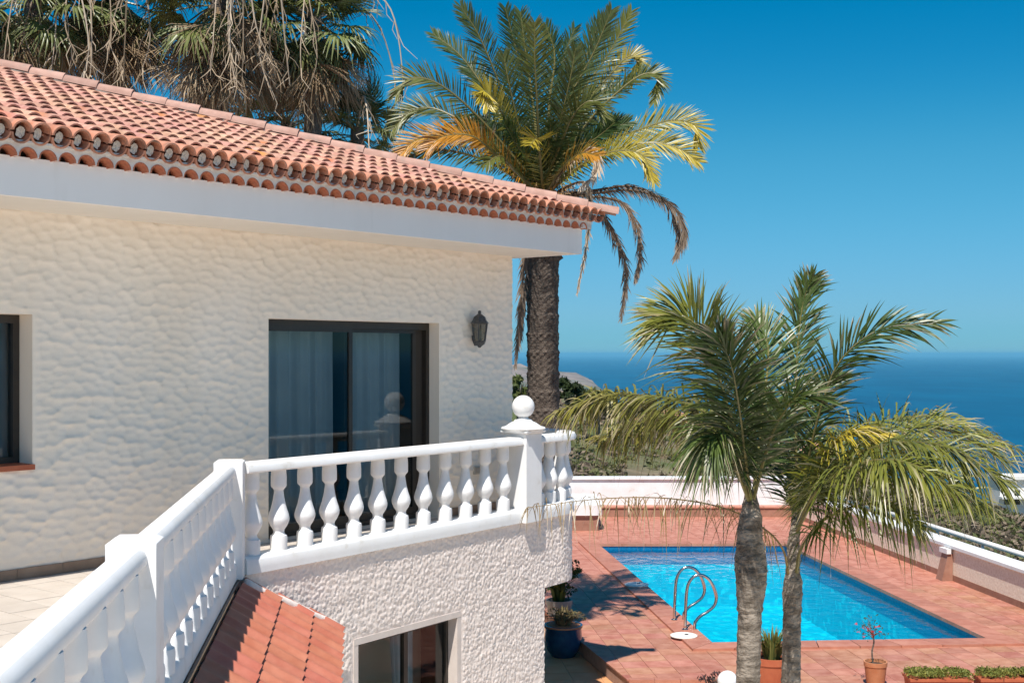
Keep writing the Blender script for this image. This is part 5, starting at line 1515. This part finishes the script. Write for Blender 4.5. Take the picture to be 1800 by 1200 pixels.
# two long planters
for k, (pc, wd, lab) in enumerate(((1648, .72, 'left of the two clay trough planters with green succulents at the lower right'), (1772, .74, 'right of the two clay trough planters with green succulents, cut by the frame'))):
    c = Vector((D(pc, 1195, 15.0).x, 15.0, DECK + .002)); t = thing('trough_planter', lab, 'planter', c, 'trough planters')
    m = MB(); b4_ = [c + Vector((sx * (wd / 2 - .03), sy * .11, 0)) for sx, sy in ((-1, -1), (1, -1), (1, 1), (-1, 1))]; t4_ = [c + Vector((sx * wd / 2, sy * .14, .31)) for sx, sy in ((-1, -1), (1, -1), (1, 1), (-1, 1))]
    m.hexa(b4_, t4_); m.build('trough', REDPOT, t)
    m = MB(); m.box(c + Vector((-wd / 2 - .015, -.155, .312)), (wd + .03, 0, 0), (0, .31, 0), (0, 0, .03)); m.build('rim', REDPOT, t)
    m = MB()
    for q in range(150):
        leaf_cluster(m, c + Vector((random.uniform(-wd / 2, wd / 2), random.uniform(-.14, .14), .36 + random.uniform(0, .04))), .05, 12, .022, (.09, .12, .02), (.28, .27, .06), .9)
    m.build('leaves', BUSHLEAF, t)
# blue glazed pot and the pot behind it, below the balcony corner
c = Vector((D(990, 1140, 18.3).x, 18.3, -2.608)); t = pot('glazed_pot', 'dark blue glazed pot of dry twiggy plants below the balcony corner', c, .28, .44, BLUEPOT, [(.17, 0), (.24, .10), (.275, .28), (.265, .40), (.285, .43), (.285, .46), (.25, .46), (.245, .40), (.01, .40)])
m = MB(); m.lathe([(.286, .432), (.292, .445), (.286, .458)], 32, c); m.build('rim', POT, t)
m = MB(); grass_leaves(m, c + Vector((0, 0, .40)), 130, .34, .012, 1.0, (.13, .09, .05), (.24, .19, .10)); 
for q in range(40): leaf_cluster(m, c + Vector((random.gauss(0, .13), random.gauss(0, .13), .55 + random.uniform(0, .12))), .06, 10, .025, (.10, .06, .035), (.17, .15, .06))
m.build('leaves', BUSHLEAF, t)
c = Vector((D(983, 1080, 20.2).x, 20.2, -2.608)); t = pot('pale_pot', 'pale pot with dark green leafy shrub behind the blue glazed pot', c, .21, .45, M('pale_pot', (.30, .28, .25), rough=.5))
m = MB(); grass_leaves(m, c + Vector((0, 0, .40)), 60, .55, .022, .7, (.03, .06, .015), (.10, .14, .03))
for q in range(60): leaf_cluster(m, c + Vector((random.gauss(0, .14), random.gauss(0, .14), .75 + random.gauss(.15, .2))), .09, 12, .045, (.02, .04, .012), (.06, .09, .02))
m.build('leaves', BUSHLEAF, t)
m = MB()
for q in range(10): leaf_cluster(m, c + Vector((random.gauss(.1, .1), random.gauss(0, .12), .95 + random.gauss(.05, .15))), .03, 6, .025, (.30, .03, .16), (.45, .06, .25))
m.build('flowers', BUSHLEAF, t)
# white bollard lamp and a dark small plant in front of the left trunk
c = Vector((D(1279, 1190, 13.6).x, 13.6, -2.619)); t = thing('garden_lamp', 'white round topped garden lamp post left of the thick palm trunk', 'lamp', c)
zt = D(1279, 1178, 13.6).z - c.z
m = MB(); m.lathe([(.06, 0), (.06, zt - .26), (.03, zt - .25)], 20, c); m.build('post', WHITE, t, auto=40)
m = MB(); m.lathe([(.07, zt - .249), (.105, zt - .24)] + [(.11 * math.cos(R(a)), zt - .11 + .11 * math.sin(R(a))) for a in range(-60, 90, 15)] + [(.004, zt)], 24, c); m.build('globe', WHITE, t, auto=40)
c = Vector((D(1252, 1195, 13.9).x, 13.9, -2.619)); t = thing('shrub', 'dark purple leaved small shrub beside the white garden lamp', 'shrub', c)
m = MB(); zt = D(1252, 1182, 13.9).z - c.z
for k in range(6): m.tube([c + Vector((random.gauss(0, .03), 0, 0)), c + Vector((random.gauss(0, .05), random.gauss(0, .05), zt * .6)), c + Vector((random.gauss(0, .07), random.gauss(0, .06), zt * .95))], .008, 5)
m.build('stem', BARK3, t)
m = MB()
for q in range(40): leaf_cluster(m, c + Vector((random.gauss(0, .06), random.gauss(0, .06), zt * random.uniform(.55, 1.0))), .05, 8, .03, (.04, .02, .025), (.09, .05, .05))
m.build('leaves', BUSHLEAF, t)

# ------------------------------------------------------------------ sea haze
hz_mat = bpy.data.materials.new('haze'); hz_mat.use_nodes = True
hn = hz_mat.node_tree; hn.nodes.remove(hn.nodes['Principled BSDF'])
pv = hn.nodes.new('ShaderNodeVolumePrincipled'); pv.inputs['Color'].default_value = (0.22, 0.66, 0.95, 1)
pv.inputs['Density'].default_value = 3.0e-5; pv.inputs['Anisotropy'].default_value = 0.0
hn.links.new(pv.outputs[0], hn.nodes['Material Output'].inputs['Volume'])
m = MB(); m.box((-130000, -130000, SEA_Z - 40), (260000, 0, 0), (0, 260000, 0), (0, 0, 40 - SEA_Z + 60))
hz = m.build('haze', hz_mat); stuff(tag(hz, 'thin blue sea haze over the water', 'haze'))
